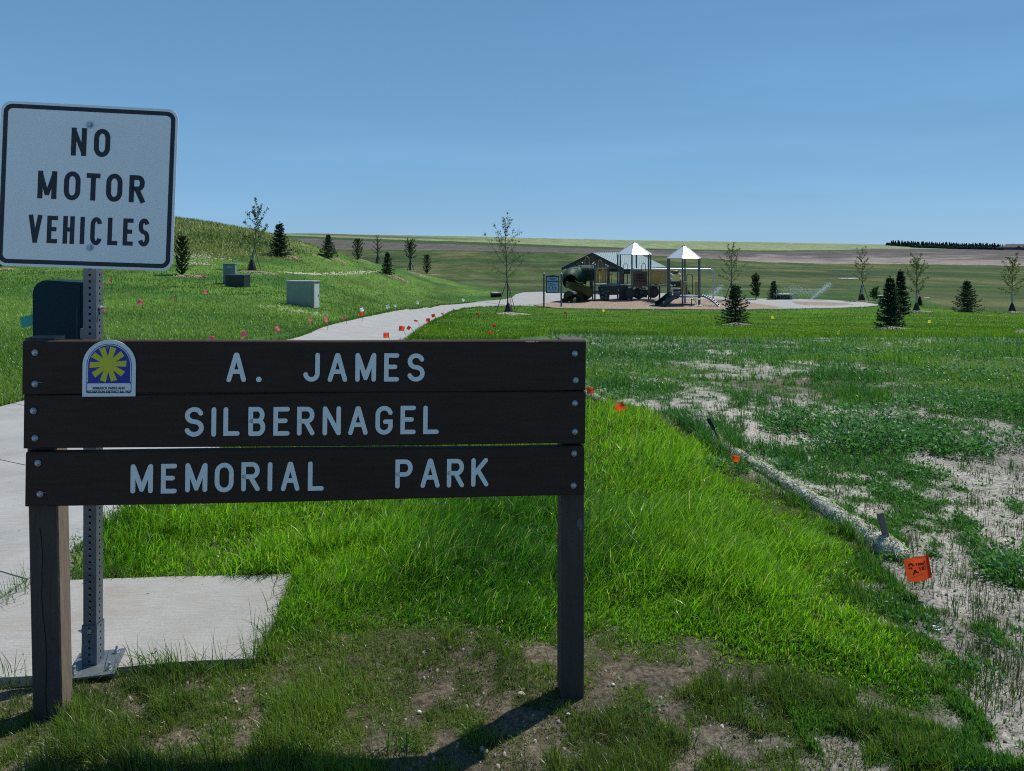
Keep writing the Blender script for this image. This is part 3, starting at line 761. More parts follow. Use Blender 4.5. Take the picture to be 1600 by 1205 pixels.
# ---- emblem plaque
def plaque():
    yb = -.0032
    def L2(px, py): return on_frame(FS, px, py, yb)
    xl, zb_ = L2(128.3, 620); xr, _ = L2(211.5, 618); zt_ = L2(169, 531.2)[1]; cx = (xl+xr)/2; r = (xr-xl)/2
    def shape(ins, n=28):
        rr_ = r-ins; zc = zt_-r*1.0
        o = [(cx-rr_, zb_+ins), (cx+rr_, zb_+ins)]
        return o+[(cx+rr_*math.cos(math.pi*k/n), zc+rr_*math.sin(math.pi*k/n)) for k in range(n+1)]
    mb = MB(); mb.prism(shape(0), yb, -.0005); root = mb.build('emblem_plaque', M_PLAQ, park, label='arch topped blue and yellow sun emblem plaque')
    def outline(ins, w, m, y):
        mb = MB(); a = shape(ins); b = shape(ins+w); n = len(a)
        vs = [(x, y, z) for x, z in a]+[(x, y, z) for x, z in b]
        mb.add(vs, [(i, (i+1) % n, n+(i+1) % n, n+i) for i in range(n)]); return mb.build('border_line', m, root)
    outline(.0135, .0022, M_BLUE, yb-.0004)
    zf = L2(169, 599)[1]
    ins = .0185; rr_ = r-ins; zc = zt_-r
    o = [(cx-rr_, zf), (cx+rr_, zf)]+[(cx+rr_*math.cos(math.pi*k/28), zc+rr_*math.sin(math.pi*k/28)) for k in range(29)]
    mb = MB(); mb.prism(o, yb-.0005, yb-.0001); mb.build('blue_field', M_BLUE, root)
    mb = MB(); sx, sz = L2(169, 569.3); RR = L2(199.5, 569)[0]-sx
    q = []
    for k in range(10):
        th = R(2+36*k); d = Vector((math.cos(th), math.sin(th))); s = Vector((-d.y, d.x))
        a = d*RR*.92; w0 = .0075; w1 = .0105
        th2 = th+R(18)
        q += [(sx+a.x-s.x*w1, sz+a.y-s.y*w1), (sx+a.x+s.x*w1+d.x*.002, sz+a.y+s.y*w1+d.y*.002), (sx+math.cos(th2)*RR*.40, sz+math.sin(th2)*RR*.40)]
    vs = [(sx, yb-.0009, sz)]+[(x, yb-.0009, z) for x, z in q]
    mb.add(vs, [(0, 1+i, 1+(i+1) % 30) for i in range(30)]); mb.build('sun', M_YEL, root)
    for (px, py) in ((136, 598.5), (203.5, 598)):
        mb = MB(); p = L2(px, py); mb.ball((p[0], yb-.001, p[1]), .0026, 8); mb.build('screw', M_BLUE, root)
    mb = MB(); p = L2(168.5, 543.2); mb.tube([(p[0]+.0035*math.cos(k*.7854), yb-.0012, p[1]+.0035*math.sin(k*.7854)) for k in range(8)], .0007, 5, closed=True); mb.build('screw', M_PLAQ, root)
    for txt, px0, px1, py, hh in (('BISMARCK PARKS AND', 145, 195.5, 606.5, 4.0), ('RECREATION DISTRICT Est. 1927', 135.5, 205, 612.2, 4.0)):
        cu = bpy.data.curves.new('t', 'FONT'); cu.body = txt; cu.size = .012; cu.offset = .0004; cu.extrude = 0
        to = bpy.data.objects.new('t', cu); C.objects.link(to); bpy.context.view_layer.update()
        me = bpy.data.meshes.new_from_object(to.evaluated_get(bpy.context.evaluated_depsgraph_get())); bpy.data.objects.remove(to)
        xs = [v.co.x for v in me.vertices]; ys = [v.co.y for v in me.vertices]
        a = L2(px0, py); b = L2(px1, py); ht = hh/455
        for v in me.vertices:
            x = (v.co.x-min(xs))/(max(xs)-min(xs)); y = v.co.y/ (max(ys)-0)
            v.co = (a[0]+(b[0]-a[0])*x, yb-.0006, a[1]+(b[1]-a[1])*x+ht*(y-.5))
        me.materials.clear(); me.materials.append(M_SIGNK)
        o = bpy.data.objects.new('lettering', me); C.objects.link(o); o.parent = root
plaque()

# ------------------------------------------------------------------ traffic sign on perforated post
FT = frame_from(2, 2.99, 279, 3.055, 157, 171.5)
# frame's z is square to the slanted top edge
tr = empty('traffic_sign', (0, 0, 0), label='white NO MOTOR VEHICLES sign on a perforated steel post', cat='traffic sign')
def round_rect(x0, x1, z0, z1, r, n=7):
    o = []
    for cx, cz, a in ((x1-r, z1-r, 0), (x0+r, z1-r, 90), (x0+r, z0+r, 180), (x1-r, z0+r, 270)):
        o += [(cx+r*math.cos(R(a+90*k/n)), cz+r*math.sin(R(a+90*k/n))) for k in range(n+1)]
    return o
PW = (W(279, 171.5, 3.055)-W(2, 157, 2.99)).length; PH = .617
gp = G(146, 1036); PY = 3.135                       # foot of the post
zpad = zg(-1.6, PY)+.02
mb = MB(); mb.prism(round_rect(0, PW, -PH, 0, .038), 0, .002, M=FT); panel = mb.build('sign_panel', M_SIGNW, tr)
mb = MB(); a = round_rect(.010, PW-.010, -PH+.010, -.010, .032); b = round_rect(.026, PW-.026, -PH+.026, -.026, .018); n = len(a)
mb.add([(x, -.0006, z) for x, z in a]+[(x, -.0006, z) for x, z in b], [(i, n+i, n+(i+1) % n, (i+1) % n) for i in range(n)], M=FT)
mb.build('border', M_SIGNK, panel)
NMV = [('N',110.5,136,200,243.5),('O',146,173,201.5,245.5),
 ('M',58.5,89,267.5,310.5),('O',99,126.5,268,313),('T',134,157,271,313.5),('O',165,192,271.5,315.5),('R',201,227,274,316.7),
 ('V',44,65.5,336,379),('E',72.5,90.5,337.5,380),('H',97.5,117,338,381),('I',125,132,339,381.5),('C',140.3,160,339.5,383.2),('L',167.3,184.5,340.3,383.2),('E',191.3,208.7,341.5,384),('S',215,234.5,341.5,385.5)]
mb = MB(); pc_ = None
for (ch, x0, x1, y0, y1) in NMV:
    if pc_ is not None and x0 < pc_: mb.build('lettering', M_SIGNK, panel); mb = MB()
    pc_ = x0
    c = [on_frame(FT, x0, y1, -.0006), on_frame(FT, x1, y0, -.0006), on_frame(FT, (x0+x1)/2, y0)]
    # ink box along the plate: shear is taken out by using the glyph's centre height
    zc = (c[0][1]+c[1][1])/2; hh = (y1-y0)/413*1.0; slope = 0
    letter(mb, ch, c[0][0], c[1][0], zc-hh/2, zc+hh/2, .0178 if ch in 'NO' and y0 < 250 or 266 < y0 < 280 else .0158, -.0009, -.0002, FT, False)
mb.build('lettering', M_SIGNK, panel)
for (px, py) in ((140.5, 195.5), (140.5, 387)):
    mb = MB(); p = on_frame(FT, px, py)
    mb.tube([(p[0], -.001, p[1]), (p[0], -.003, p[1])], .013, 16, M=FT, smooth=False)
    mb.tube([(p[0], -.003, p[1]), (p[0], -.010, p[1])], .0078, 6, M=FT, smooth=False); mb.build('bolt', M_BOLT, panel)
ptop = W(146, 190, 3.1).z
def perf_post(name, cx, cy, w, z0, z1, m, first, hole=.0055, skip=(), cap=False):
    """square tube whose four walls really are pierced, one hole per inch"""
    mb = MB(); pitch = .0254; t = .0026; k = 8
    nh = int((z1-z0)/pitch)
    for side in range(4):
        M = Matrix.Translation((cx, cy, 0)) @ Matrix.Rotation(side*math.pi/2, 4, 'Z')
        y = -w/2; h = w/2
        for i in range(nh):
            za = z0+i*pitch; zb2 = za+pitch; zc = (za+zb2)/2
            sq = []; 
            per = [(h, 0), (h, 1), (0, 1), (-h, 1), (-h, 0), (-h, -1), (0, -1), (h, -1)]
            sq = [(x, y, zc+s*pitch/2) for x, s in per]
            ci = [(hole*math.cos(q*math.pi/4), y, zc+hole*math.sin(q*math.pi/4)) for q in range(8)]
            # perimeter angle order matches the circle's
            cj = [(hole*math.cos(q*math.pi/4), y+t, zc+hole*math.sin(q*math.pi/4)) for q in range(8)]
            mb.add(sq+ci+cj, [(q, 8+q, 8+(q+1) % 8, (q+1) % 8) for q in range(8)]+[(8+q, 16+q, 16+(q+1) % 8, 8+(q+1) % 8) for q in range(8)], M=M)
            mb.add([(x*(1-2*t/w) , y+t, z) for x, _, z in sq]+cj, [(q, (q+1) % 8, 8+(q+1) % 8, 8+q) for q in range(8)], M=M)
    return mb.build(name, m, tr)
PX = (143.2-800)/F*PY+.006
post = perf_post('post', PX, PY, .0508, zpad+.012, ptop, M_GALVD, 0)
sleeve = perf_post('anchor_sleeve', PX, PY, .0585, zpad+.01, zpad+.165, mat('blue_grey_zinc', (.16, .19, .24), .45, .6, var=.2, scale=20), 0)
mb = MB(); M = Matrix.Translation((PX+.018, PY-.012, zpad+.004)) @ Matrix.Rotation(R(14), 4, 'Z')
mb.box((0, 0, 0), (.172, .20, .009), M=M, bev=.0015); plate = mb.build('base_plate', M_GALVD, tr)
for (a, b) in ((.058, .066), (-.062, .066), (.06, -.065), (-.062, -.065)):
    mb = MB(); q = M @ Vector((a, b, .0045))
    mb.tube([q, q+Vector((0, 0, .003))], .0125, 14, smooth=False); mb.tube([q+Vector((0, 0, .003)), q+Vector((0, 0, .013))], .0095, 6, smooth=False)
    mb.tube([q+Vector((0, 0, .013)), q+Vector((.002, .001, .028))], .005, 8); mb.build('anchor_bolt', M_BOLT, plate)
mb = MB(); mb.tube([(PX-.029, PY, zpad+.128), (PX-.047, PY, zpad+.128)], .0075, 6, smooth=False); mb.tube([(PX-.047, PY, zpad+.128), (PX-.057, PY, zpad+.129)], .004, 8); mb.build('bolt', M_BOLT, tr)
mb = MB(); mb.tube([(PX+.004, PY-.029, zpad+.142), (PX+.004, PY-.037, zpad+.142)], .009, 6, smooth=False); mb.build('bolt', M_BOLT, tr)
mb = MB(); zb3 = W(158, 481, PY).z; mb.tube([(PX+.0255, PY, zb3), (PX+.033, PY, zb3)], .011, 6, smooth=False); mb.tube([(PX+.033, PY, zb3), (PX+.05, PY, zb3)], .0045, 8); mb.build('bolt', M_BOLT, tr)

# ------------------------------------------------------------------ dispenser on the far side of the post
YD = PY+.06
di = empty('bag_dispenser', W(92, 560, YD), label='dark teal rounded dispenser box with a mint tab behind the steel post', cat='dispenser')
def inv(o): bpy.context.view_layer.update(); return o.matrix_world.inverted()
xl = W(51, 480, YD).x; xr = W(134, 480, YD).x; zt = W(80, 438, YD).z; zb = W(80, 700, YD).z
M0 = inv(di)
def out_box(x0, x1, z0, z1, rl, rr_):
    o = [(x0, z0), (x1, z0)]
    o += [(x1-rr_+rr_*math.cos(R(90*k/6)), z1-rr_-.010+rr_*math.sin(R(90*k/6))) for k in range(7)]
    o += [(x0+rl+rl*math.cos(R(90+90*k/10)), z1-rl+rl*math.sin(R(90+90*k/10))) for k in range(11)]
    return o
mb = MB(); mb.prism(out_box(xl, xr+.012, zb, zt, .055, .01), YD, YD+.11, M=M0); mb.build('housing', M_TEAL, di)
mb = MB(); mb.prism(out_box(xl+.008, xr-.02, zb+.008, zt-.008, .05, .008), YD-.003, YD+.0, M=M0); mb.build('back_plate', M_TEAL, di)
xs = W(121.5, 480, YD).x; mb = MB(); mb.box((xs, YD-.004, (zt+zb)/2-.04), (.0022, .003, zt-zb-.12), M=M0); mb.build('seam', mat('teal_edge', (.02, .075, .085), .3), di)
mb = MB(); a = W(30.5, 496, YD+.06); b = W(54, 491, YD+.06); c = W(54, 508, YD+.06); d = W(35, 513, YD+.06)
mb.add([a, b, c, d]+[v+Vector((0, .004, 0)) for v in (a, b, c, d)], [(0, 1, 2, 3), (7, 6, 5, 4), (0, 4, 5, 1), (1, 5, 6, 2), (2, 6, 7, 3), (3, 7, 4, 0)], M=M0)
mb.build('tab', M_MINT, di)
mb = MB(); mb.box((xr+.01, YD-.017, W(0, 520, YD).z), (.03, .03, .04), M=M0); mb.build('bracket', M_GALVD, di)

# ------------------------------------------------------------------ marker flags
def flag_mat(n, c): return leaf_flat(n, c)
def leaf_flat(name, col):
    m, nt, N, L, B = nodes(name)
    B.inputs['Base Color'].default_value = (*col, 1); B.inputs['Roughness'].default_value = .45
    t = N.new('ShaderNodeBsdfTranslucent'); t.inputs['Color'].default_value = (*col, 1)
    mx = N.new('ShaderNodeMixShader'); mx.inputs[0].default_value = .45
    L.new(B.outputs[0], mx.inputs[1]); L.new(t.outputs[0], mx.inputs[2]); L.new(mx.outputs[0], N['Material Output'].inputs['Surface']); return m
FM = {'pink': leaf_flat('pink_film', (.80, .17, .20)), 'red': leaf_flat('orange_red_film', (.80, .085, .025)), 'orange': leaf_flat('orange_film', (.85, .10, .02)),
      'white': leaf_flat('white_film', (.78, .80, .78)), 'yellow': leaf_flat('yellow_film', (.85, .75, .05))}
M_WIRE = mat('flag_wire', (.10, .10, .10), .5, .6)
FLG = {'pink': 'pink marker flags on the left lawn', 'red': 'red marker flags along the path', 'orange': 'orange marker flags by the straw roll', 'white': 'white marker flags by the path', 'yellow': 'yellow marker flags on the far lawn'}
FLAGS = [  # centre of the film, size in px, colour, tilt, foot px/py, label
 (172, 439, 5, 'pink', 10, 173, 455, 'small pink marker flag just right of the steel sign post high on the lawn'),
 (219, 472.5, 8.5, 'pink', -14, 220, 500, 'square pink marker flag standing alone right of the dispenser post'),
 (163.5, 484.5, 4, 'pink', 20, 166, 500, 'tiny pink marker flag peeking out beside the bolt of the steel post'),
 (273.5, 465, 4, 'pink', 30, 274, 478, 'faint pink marker flag left of the pair under the hillside pine'),
 (321.5, 456, 6.5, 'pink', -8, 322, 476, 'pink marker flag left of the grey utility pedestals'),
 (317.5, 433, 4, 'pink', 5, 318, 445, 'tiny pink marker flag at the end of the pine mulch bed'),
 (331, 529.5, 9, 'pink', 4, 332, 552, 'pink marker flag half hidden behind the board above the letter A'),
 (381, 522, 9.5, 'pink', 38, 384, 546, 'pink marker flag tilted on its corner above the letter J'),
 (433, 514.5, 8, 'pink', 28, 436, 536, 'pink marker flag nearest the path edge just above the sign board'),
 (484.5, 500, 5, 'pink', 50, 487, 518, 'thin pink marker flag left of the silver cabinet base corner'),
 (509.5, 499.5, 6.5, 'pink', 10, 511, 517, 'pink marker flag below the right end of the silver cabinet'),
 (538.5, 496, 5.5, 'pink', 20, 541, 507, 'pink marker flag between the silver cabinet and the path'),
 (564.5, 490.5, 6.5, 'red', 8, 565, 503, 'red marker flag left of the path under a white flag'),
 (565.5, 484, 6, 'white', 20, 566, 499, 'white marker flag right above a red one left of the path'),
 (606.5, 479, 5.5, 'white', 12, 607, 490, 'largest white marker flag on the grass beyond the path'),
 (618, 477.5, 3.5, 'white', 60, 619, 487, 'sliver of a white marker flag next to the largest white one'),
 (652.5, 473.5, 4.5, 'white', -15, 653, 482, 'white marker flag above the middle of the curving path'),
 (724.5, 468.5, 4.5, 'white', 35, 724, 474.5, 'white marker flag left of the fallen black bucket'),
 (603.3, 524, 9, 'red', 2, 609, 540, 'square red marker flag nearest the sign board on the path edge'),
 (627.5, 513.5, 8.5, 'red', -8, 636, 528, 'square red marker flag second from the sign board along the path'),
 (638.5, 512.5, 5.5, 'red', 55, 648, 524, 'red marker flag folded flat beside the second square one'),
 (649.5, 501.5, 5.5, 'red', 75, 657, 513, 'narrow red marker flag blown edge on over the path'),
 (668.5, 500.2, 6, 'red', -6, 670, 508, 'square red marker flag in the middle of the row along the path'),
 (677, 493.3, 5.5, 'red', 18, 682, 502, 'red marker flag just beyond the middle of the path row'),
 (691, 490.5, 4.5, 'red', 70, 693, 499, 'slim red marker flag near the far end of the path row'),
 (709, 484.2, 3.5, 'red', 75, 710, 491, 'tiniest red marker flag at the far end of the path row'),
 (746, 490.3, 4, 'red', 20, 747, 500, 'faint red marker flag on the lawn left of the staked sapling'),
 (771.5, 508.5, 5, 'red', 55, 772, 522, 'faint orange red marker flag in the yellowed lawn patch'),
 (766, 520, 5, 'red', 35, 767, 534, 'faint red marker flag at the front of the yellowed lawn patch'),
 (883, 489.5, 4, 'red', 40, 884, 500, 'faint red marker flag on the lawn below the playground rules board'),
 (922, 610.5, 11, 'orange', 4, 921, 640, 'orange marker flag touching the right edge of the wooden sign'),
 (969, 636, 14, 'orange', 30, 972, 664, 'crumpled orange marker flag right of the wooden sign'),
 (1149.5, 717, 11, 'orange', -8, 1153, 756, 'orange marker flag hanging down beside the middle of the straw roll'),
 (943.5, 485.2, 4, 'yellow', 10, 943, 494, 'yellow marker flag in front of the spiral slide'),
 (1207.5, 496, 4.5, 'yellow', 0, 1207, 503, 'yellow marker flag right of the nearer left spruce'),
 (1310.5, 519.5, 5.5, 'yellow', 15, 1310, 527, 'yellow marker flag left of the front spruce pair at the lawn edge'),
 (1452.5, 502.5, 4.5, 'yellow', -10, 1452, 509, 'yellow marker flag right of the front spruce pair'),
]
def flag(px, py, s, col, tilt, fx, fy, label, big=False):
    g = G(fx, fy); Y = g.y
    root = empty('marker_flag', g, label=label, cat='marker flag', group=FLG[col])
    top = W(px, py, Y)-g; k = s/F*Y
    th = R(tilt); cs, sn = math.cos(th), math.sin(th)
    Rm = Matrix(((cs, 0, -sn), (0, 1, 0), (sn, 0, cs)))
    hw = k/2*(.5 if abs(tilt) > 60 else 1); n = 6; vs = []; fs = []
    for i in range(n+1):
        for j in range(n+1):
            a = (i/n-.5)*2*hw; b = (j/n-.5)*k*.95
            y = .16*k*math.sin(i/n*3.3+1.5*j/n+px)+.05*k*math.cos(j*1.3)
            vs.append(top+Rm @ Vector((a, y, b)))
    for i in range(n):
        for j in range(n): q = i*(n+1)+j; fs.append((q, q+n+1, q+n+2, q+1))
    mb = MB(); mb.add(vs, fs, True); mb.build('film', FM[col], root)
    att = top+Rm @ Vector((hw, 0, k*.45)); att2 = top+Rm @ Vector((hw, 0, -k*.45))
    mb = MB(); mb.tube([Vector((0, 0, -.03)), att2*.5+Vector((.004, 0, 0)), att2, att], max(.0012, .00022*Y), 5); mb.build('wire', M_WIRE, root)
for f_ in FLAGS: flag(*f_)
# the near flag, printed
def big_flag():
    g = G(1460, 935); Y = g.y
    root = empty('marker_flag', g, label='large orange marker flag printed in black at the end of the straw roll', cat='marker flag', group=FLG['orange'])
    tl, trr, br, bl = W(1411.5, 875, Y), W(1449.5, 866, Y), W(1455.5, 902.5, Y), W(1418.5, 909, Y)
    nrm = Vector((0, -1, 0))
    def S(u, v, o=0):   # u right, v down
        p = (tl*(1-u)+trr*u)*(1-v)+(bl*(1-u)+br*u)*v
        w = .004*math.sin(u*5+v*2)-.006*math.exp(-((u-.62)**2*14+(v-.08)**2*60))
        bow = -.0035*math.sin(u*math.pi)*v if v > .5 else 0
        return p+Vector((0, -o+w, -bow*-2))-g
    mb = MB(); n = 22; vs = [S(i/n, j/n) for i in range(n+1) for j in range(n+1)]
    mb.add(vs, [(i*(n+1)+j, (i+1)*(n+1)+j, (i+1)*(n+1)+j+1, i*(n+1)+j+1) for i in range(n) for j in range(n)], True)
    film = mb.build('film', FM['orange'], root)
    mb = MB(); vs = [S(.87+.13*i, j/n, .0012) for i in range(2) for j in range(n+1)]
    mb.add(vs, [(j, n+1+j, n+2+j, j+1) for j in range(n)], True); mb.build('hem', leaf_flat('orange_film_hem', (.66, .045, .012)), root)
    mb = MB()
    def ink(pts, w=.035, i=[0]):
        i[0] += 1; o = .0014+i[0]*.00005
        for a, b in zip(pts[:-1], pts[1:]):
            d = Vector((b[0]-a[0], b[1]-a[1]))
            if d.length < 1e-6: continue
            d.normalize(); s = Vector((-d.y, d.x))*w/2
            mb.add([S(a[0]+s.x, a[1]+s.y, o), S(b[0]+s.x, b[1]+s.y, o), S(b[0]-s.x, b[1]-s.y, o), S(a[0]-s.x, a[1]-s.y, o)], [(0, 1, 2, 3)])
            i[0] += 1; o = .0014+i[0]*.00005
    # the mark at left: a hooked curl over a leafy peak, then two short lines of heavy reversed letters
    ink([(.17, .36), (.20, .27), (.28, .25), (.34, .33), (.33, .38)], .07); ink([(.15, .47), (.20, .42), (.27, .45), (.26, .50)], .055)
    ink([(.33, .66), (.38, .52), (.45, .62)], .06); ink([(.27, .72), (.33, .64)], .05); ink([(.40, .64), (.43, .55)], .05); ink([(.45, .66), (.50, .62)], .05)
    for k, (u, w_) in enumerate(((.47, .04), (.54, .05), (.61, .03), (.655, .05), (.73, .04))):
        ink([(u, .27+k*.003), (u+.005, .38)], .035); ink([(u, .28), (u+w_, .28)], .03)
        if k % 2: ink([(u+w_, .28), (u+w_, .38)], .028)
    ink([(.79, .19), (.80, .40)], .03); ink([(.79, .19), (.74, .22)], .03)
    for k, u in enumerate((.57, .66, .71)):
        ink([(u, .44), (u+.005, .56)], .04); ink([(u, .45), (u+.04, .44)], .03)
    ink([(.78, .40), (.79, .54), (.74, .56)], .03)
    mb.build('print', mat('flag_ink', (.10, .008, .006), .6), film)
    mb = MB(); ink2 = [(.13, .60), (.16, .76), (.20, .82), (.28, .80), (.70, .72)]
    for a, b in zip(ink2[:-1], ink2[1:]): mb.add([S(a[0], a[1]-.008, .0014), S(b[0], b[1]-.008, .0014), S(b[0], b[1]+.008, .0014), S(a[0], a[1]+.008, .0014)], [(0, 1, 2, 3)])
    mb.build('swoosh', mat('flag_ink_red', (.28, .02, .01), .6), film)
    mb = MB(); mb.tube([Vector((0, 0, -.03)), br-g+Vector((.004, .002, -.02)), br-g+Vector((.002, .002, 0)), trr-g+Vector((.002, .002, 0))], .0014, 6); mb.build('wire', M_WIRE, root)
big_flag()
# ------------------------------------------------------------------ stuff: grass, weeds, mulch
def taken(X, Y):
    return inside(X, Y, path_poly) | inside(X, Y, pad_poly) | inside(X, Y, plaza_poly) | inside(X, Y, play_poly) | (inside(X, Y, ringo) )
def spread(n, ulo, uhi, ylo, yhi):
    """random stations, thinning out with distance"""
    t = RNG.random(n); Y = 1/(1/ylo+(1/yhi-1/ylo)*t); X = (ulo+(uhi-ulo)*RNG.random(n))*Y
    return X, Y
def blades(name, X, Y, h, w, col, wind=(0, 0), bend=.5, rnd_bend=.5, zoff=-.005, m=M_BLADE, **k):
    n = len(X); Z = Zg(X, Y)+zoff
    az = RNG.random(n)*2*np.pi; ba = RNG.random(n)*2*np.pi; bm = np.abs(RNG.normal(0, 1, n))*rnd_bend
    bx = np.cos(ba)*bm+wind[0]*bend; by = np.sin(ba)*bm+wind[1]*bend
    bl = np.minimum(np.hypot(bx, by), 1.25)/np.maximum(np.hypot(bx, by), 1e-6); bx *= bl; by *= bl; b2 = bx*bx+by*by
    ts = [0, .4, .75, 1]; ws = [1, .85, .5, 0]; V = np.empty((n, 7, 3)); 
    wx = np.cos(az)*w/2; wy = np.sin(az)*w/2; i = 0
    for t, q in zip(ts, ws):
        px = X+bx*h*t*t; py = Y+by*h*t*t; pz = Z+h*(t-.38*b2*t*t)
        if q > 0:
            V[:, i] = np.stack([px-wx*q, py-wy*q, pz], -1); V[:, i+1] = np.stack([px+wx*q, py+wy*q, pz], -1); i += 2
        else: V[:, i] = np.stack([px, py, pz], -1)
    o = np.arange(n)[:, None]*7
    f = np.concatenate([o+[0, 1, 3, 2], o+[2, 3, 5, 4]], 0).reshape(-1, 4); tri = (o+[4, 5, 6]).reshape(-1, 3)
    cc = np.repeat(col[:, None, :], 7, 1).reshape(-1, 3)
    ob = mesh_np(name, V.reshape(-1, 3), f, cc, True, tri); ob.data.materials.append(m); tag(ob, kind='stuff', **k); return ob
def mixcol(a, b, t): a = np.array(a); b = np.array(b); return a[None]+(b-a)[None]*t[:, None]
def pick(n, base_, var=.25):
    return np.clip(base_*(1+(RNG.random(n)-.5)[:, None]*2*var), .003, .9)

# tall lush strip between the path and the straw roll
X, Y = spread(270000, -.62, .62, 2.9, 15)
d = sdf(X, Y, lush_poly)+(fbm(X*2.5, Y*2.5, 91, 4)-.5)*.7; ok = (RNG.random(len(X)) < .06+sstep(-.15, .22, d)) & (d > -.2) & ~taken(X, Y); X, Y, d = X[ok], Y[ok], d[ok]
n = len(X); hn = fbm(X*1.7, Y*1.7, 93, 4); hn2 = fbm(X*.8+7, Y*.8, 95, 3)
h = (.06+.15*sstep(.3, .68, hn)+.04*hn2)*(.26+.74*sstep(-.05, .55, d))*(.55+.45*sstep(3.1, 3.6, Y))*.82*(.40+.85*RNG.random(n))*(1+.012*Y)
h *= 1-.35*sstep(7, 12, Y)
yel = sstep(.35, .7, fbm(X*.7, Y*.7, 97, 3)+.12*sstep(3.6, 6, Y)+.3*(RNG.random(n)-.5))
col = mixcol((.040, .150, .012), (.165, .345, .020), yel)
col = col+(np.array([.055, .10, .035])-col)*((RNG.random(n) < .10)*.7)[:, None]
col = col+(np.array([.42, .40, .20])-col)*((RNG.random(n) < .06)*.8)[:, None]
wa = fbm(X*.6, Y*.6, 99, 3)*3-2.2
blades('tall_grass', X, Y, h, (.0038+.0005*Y)*(.6+.8*RNG.random(n)), pick(n, col, .5), (np.cos(wa), np.sin(wa)), .38, .62,
       label='lush bright green uncut grass strip between path and straw roll', cat='grass')
# thin, short grass and seedlings in front of and under the sign
X, Y = spread(210000, -.72, .55, 2.0, 4.6)
p, cv = cover(X, Y); ok = ~taken(X, Y) & (sdf(X, Y, lush_poly) < .03) & (X < 1.7) & (RNG.random(len(X)) < (.55+.45*cv)); X, Y, cv = X[ok], Y[ok], cv[ok]; n = len(X)
h = (.010+.050*cv*sstep(.42, .72, fbm(X*4, Y*4, 101, 4))+.016*cv+.008*sstep(2.75, 2.4, Y))*(.5+RNG.random(n))
col = mixcol((.060, .105, .026), (.135, .215, .034), sstep(.3, .7, fbm(X*2.2, Y*2.2, 201, 3)+.3*(RNG.random(n)-.5)))
col = col+(np.array([.20, .17, .09])-col)*((RNG.random(n) < .10)*.8)[:, None]
blades('short_grass', X, Y, h, (.0024+.0003*Y)*(.7+.6*RNG.random(n)), pick(n, col, .3), (-.4, -.2), .35, .6,
       label='thin patchy short grass on the soil around the sign posts', cat='grass')
# rough ground to the right
X, Y = spread(350000, -.16, .74, 2.6, 30)
p, cv = cover(X, Y); ok = ~taken(X, Y) & (sdf(X, Y, lush_poly) < .03) & (sdf(X, Y, lawnr_poly) < .3) & (X > 1.0+.0*Y) & (RNG.random(len(X)) < cv**1.3*.95+.035); X, Y, cv, p = X[ok], Y[ok], cv[ok], p[ok]; n = len(X)
cl = fbm(X*1.1, Y*1.1, 103, 4)
h = (.018+.10*cv*sstep(.38, .75, cl)*sstep(3.2, 5, Y)+.02*cv)*(.5+RNG.random(n))*(1+.02*Y)
col = mixcol((.040, .130, .036), (.105, .215, .026), sstep(.4, .62, fbm(X*.45, Y*.45, 105, 3)+.3*(RNG.random(n)-.5)))
blades('weedy_grass', X, Y, h, (.0030+.00050*Y)*(.7+.7*RNG.random(n)), pick(n, col, .35), (-.5, -.1), .3, .5,
       label='dark weedy grass growing in patches on pale dry soil', cat='grass')
# upright seedling tufts on the pale soil
q = RNG.random; nt = 1500; TX, TYY = spread(nt, .25, .74, 2.9, 11); p, cv = cover(TX, TYY); ok = (sdf(TX, TYY, lush_poly) < -.02) & (cv < .6); TX, TYY = TX[ok], TYY[ok]
rep = 9; X = np.repeat(TX, rep)+RNG.normal(0, .022, len(TX)*rep); Y = np.repeat(TYY, rep)+RNG.normal(0, .022, len(TX)*rep); n = len(X)
blades('seedling_grass', X, Y, np.repeat(.03+.07*RNG.random(len(TX)), rep)*(.6+.6*q(n)), (.0022+.0003*Y), pick(n, mixcol((.028, .060, .020), (.050, .090, .022), q(n)), .3), (0, 0), 0, .32,
       label='thin upright seedlings dotted over the pale bare soil', cat='grass')
# mown lawn right of the path and beyond
X, Y = spread(200000, -.16, .74, 11, 60)
d = sdf(X, Y, lawnr_poly)+(fbm(X*.4, Y*.4, 108, 3)-.5)*3; ok = (d > -.6) & ~taken(X, Y); X, Y, d = X[ok], Y[ok], d[ok]; n = len(X)
g_ = sstep(.35, .65, fbm(X*.25, Y*.25, 107, 4)+.35*(RNG.random(n)-.5))
blades('lawn_grass', X, Y, (.05+.03*RNG.random(n)+.05*sstep(1.5, 0, d))*(1+.004*Y), .004+.00055*Y, pick(n, mixcol((.060, .150, .010), (.125, .225, .012), g_), .3), (-.3, -.1), .3, .5,
       label='bright mown lawn band in front of the playground', cat='grass')
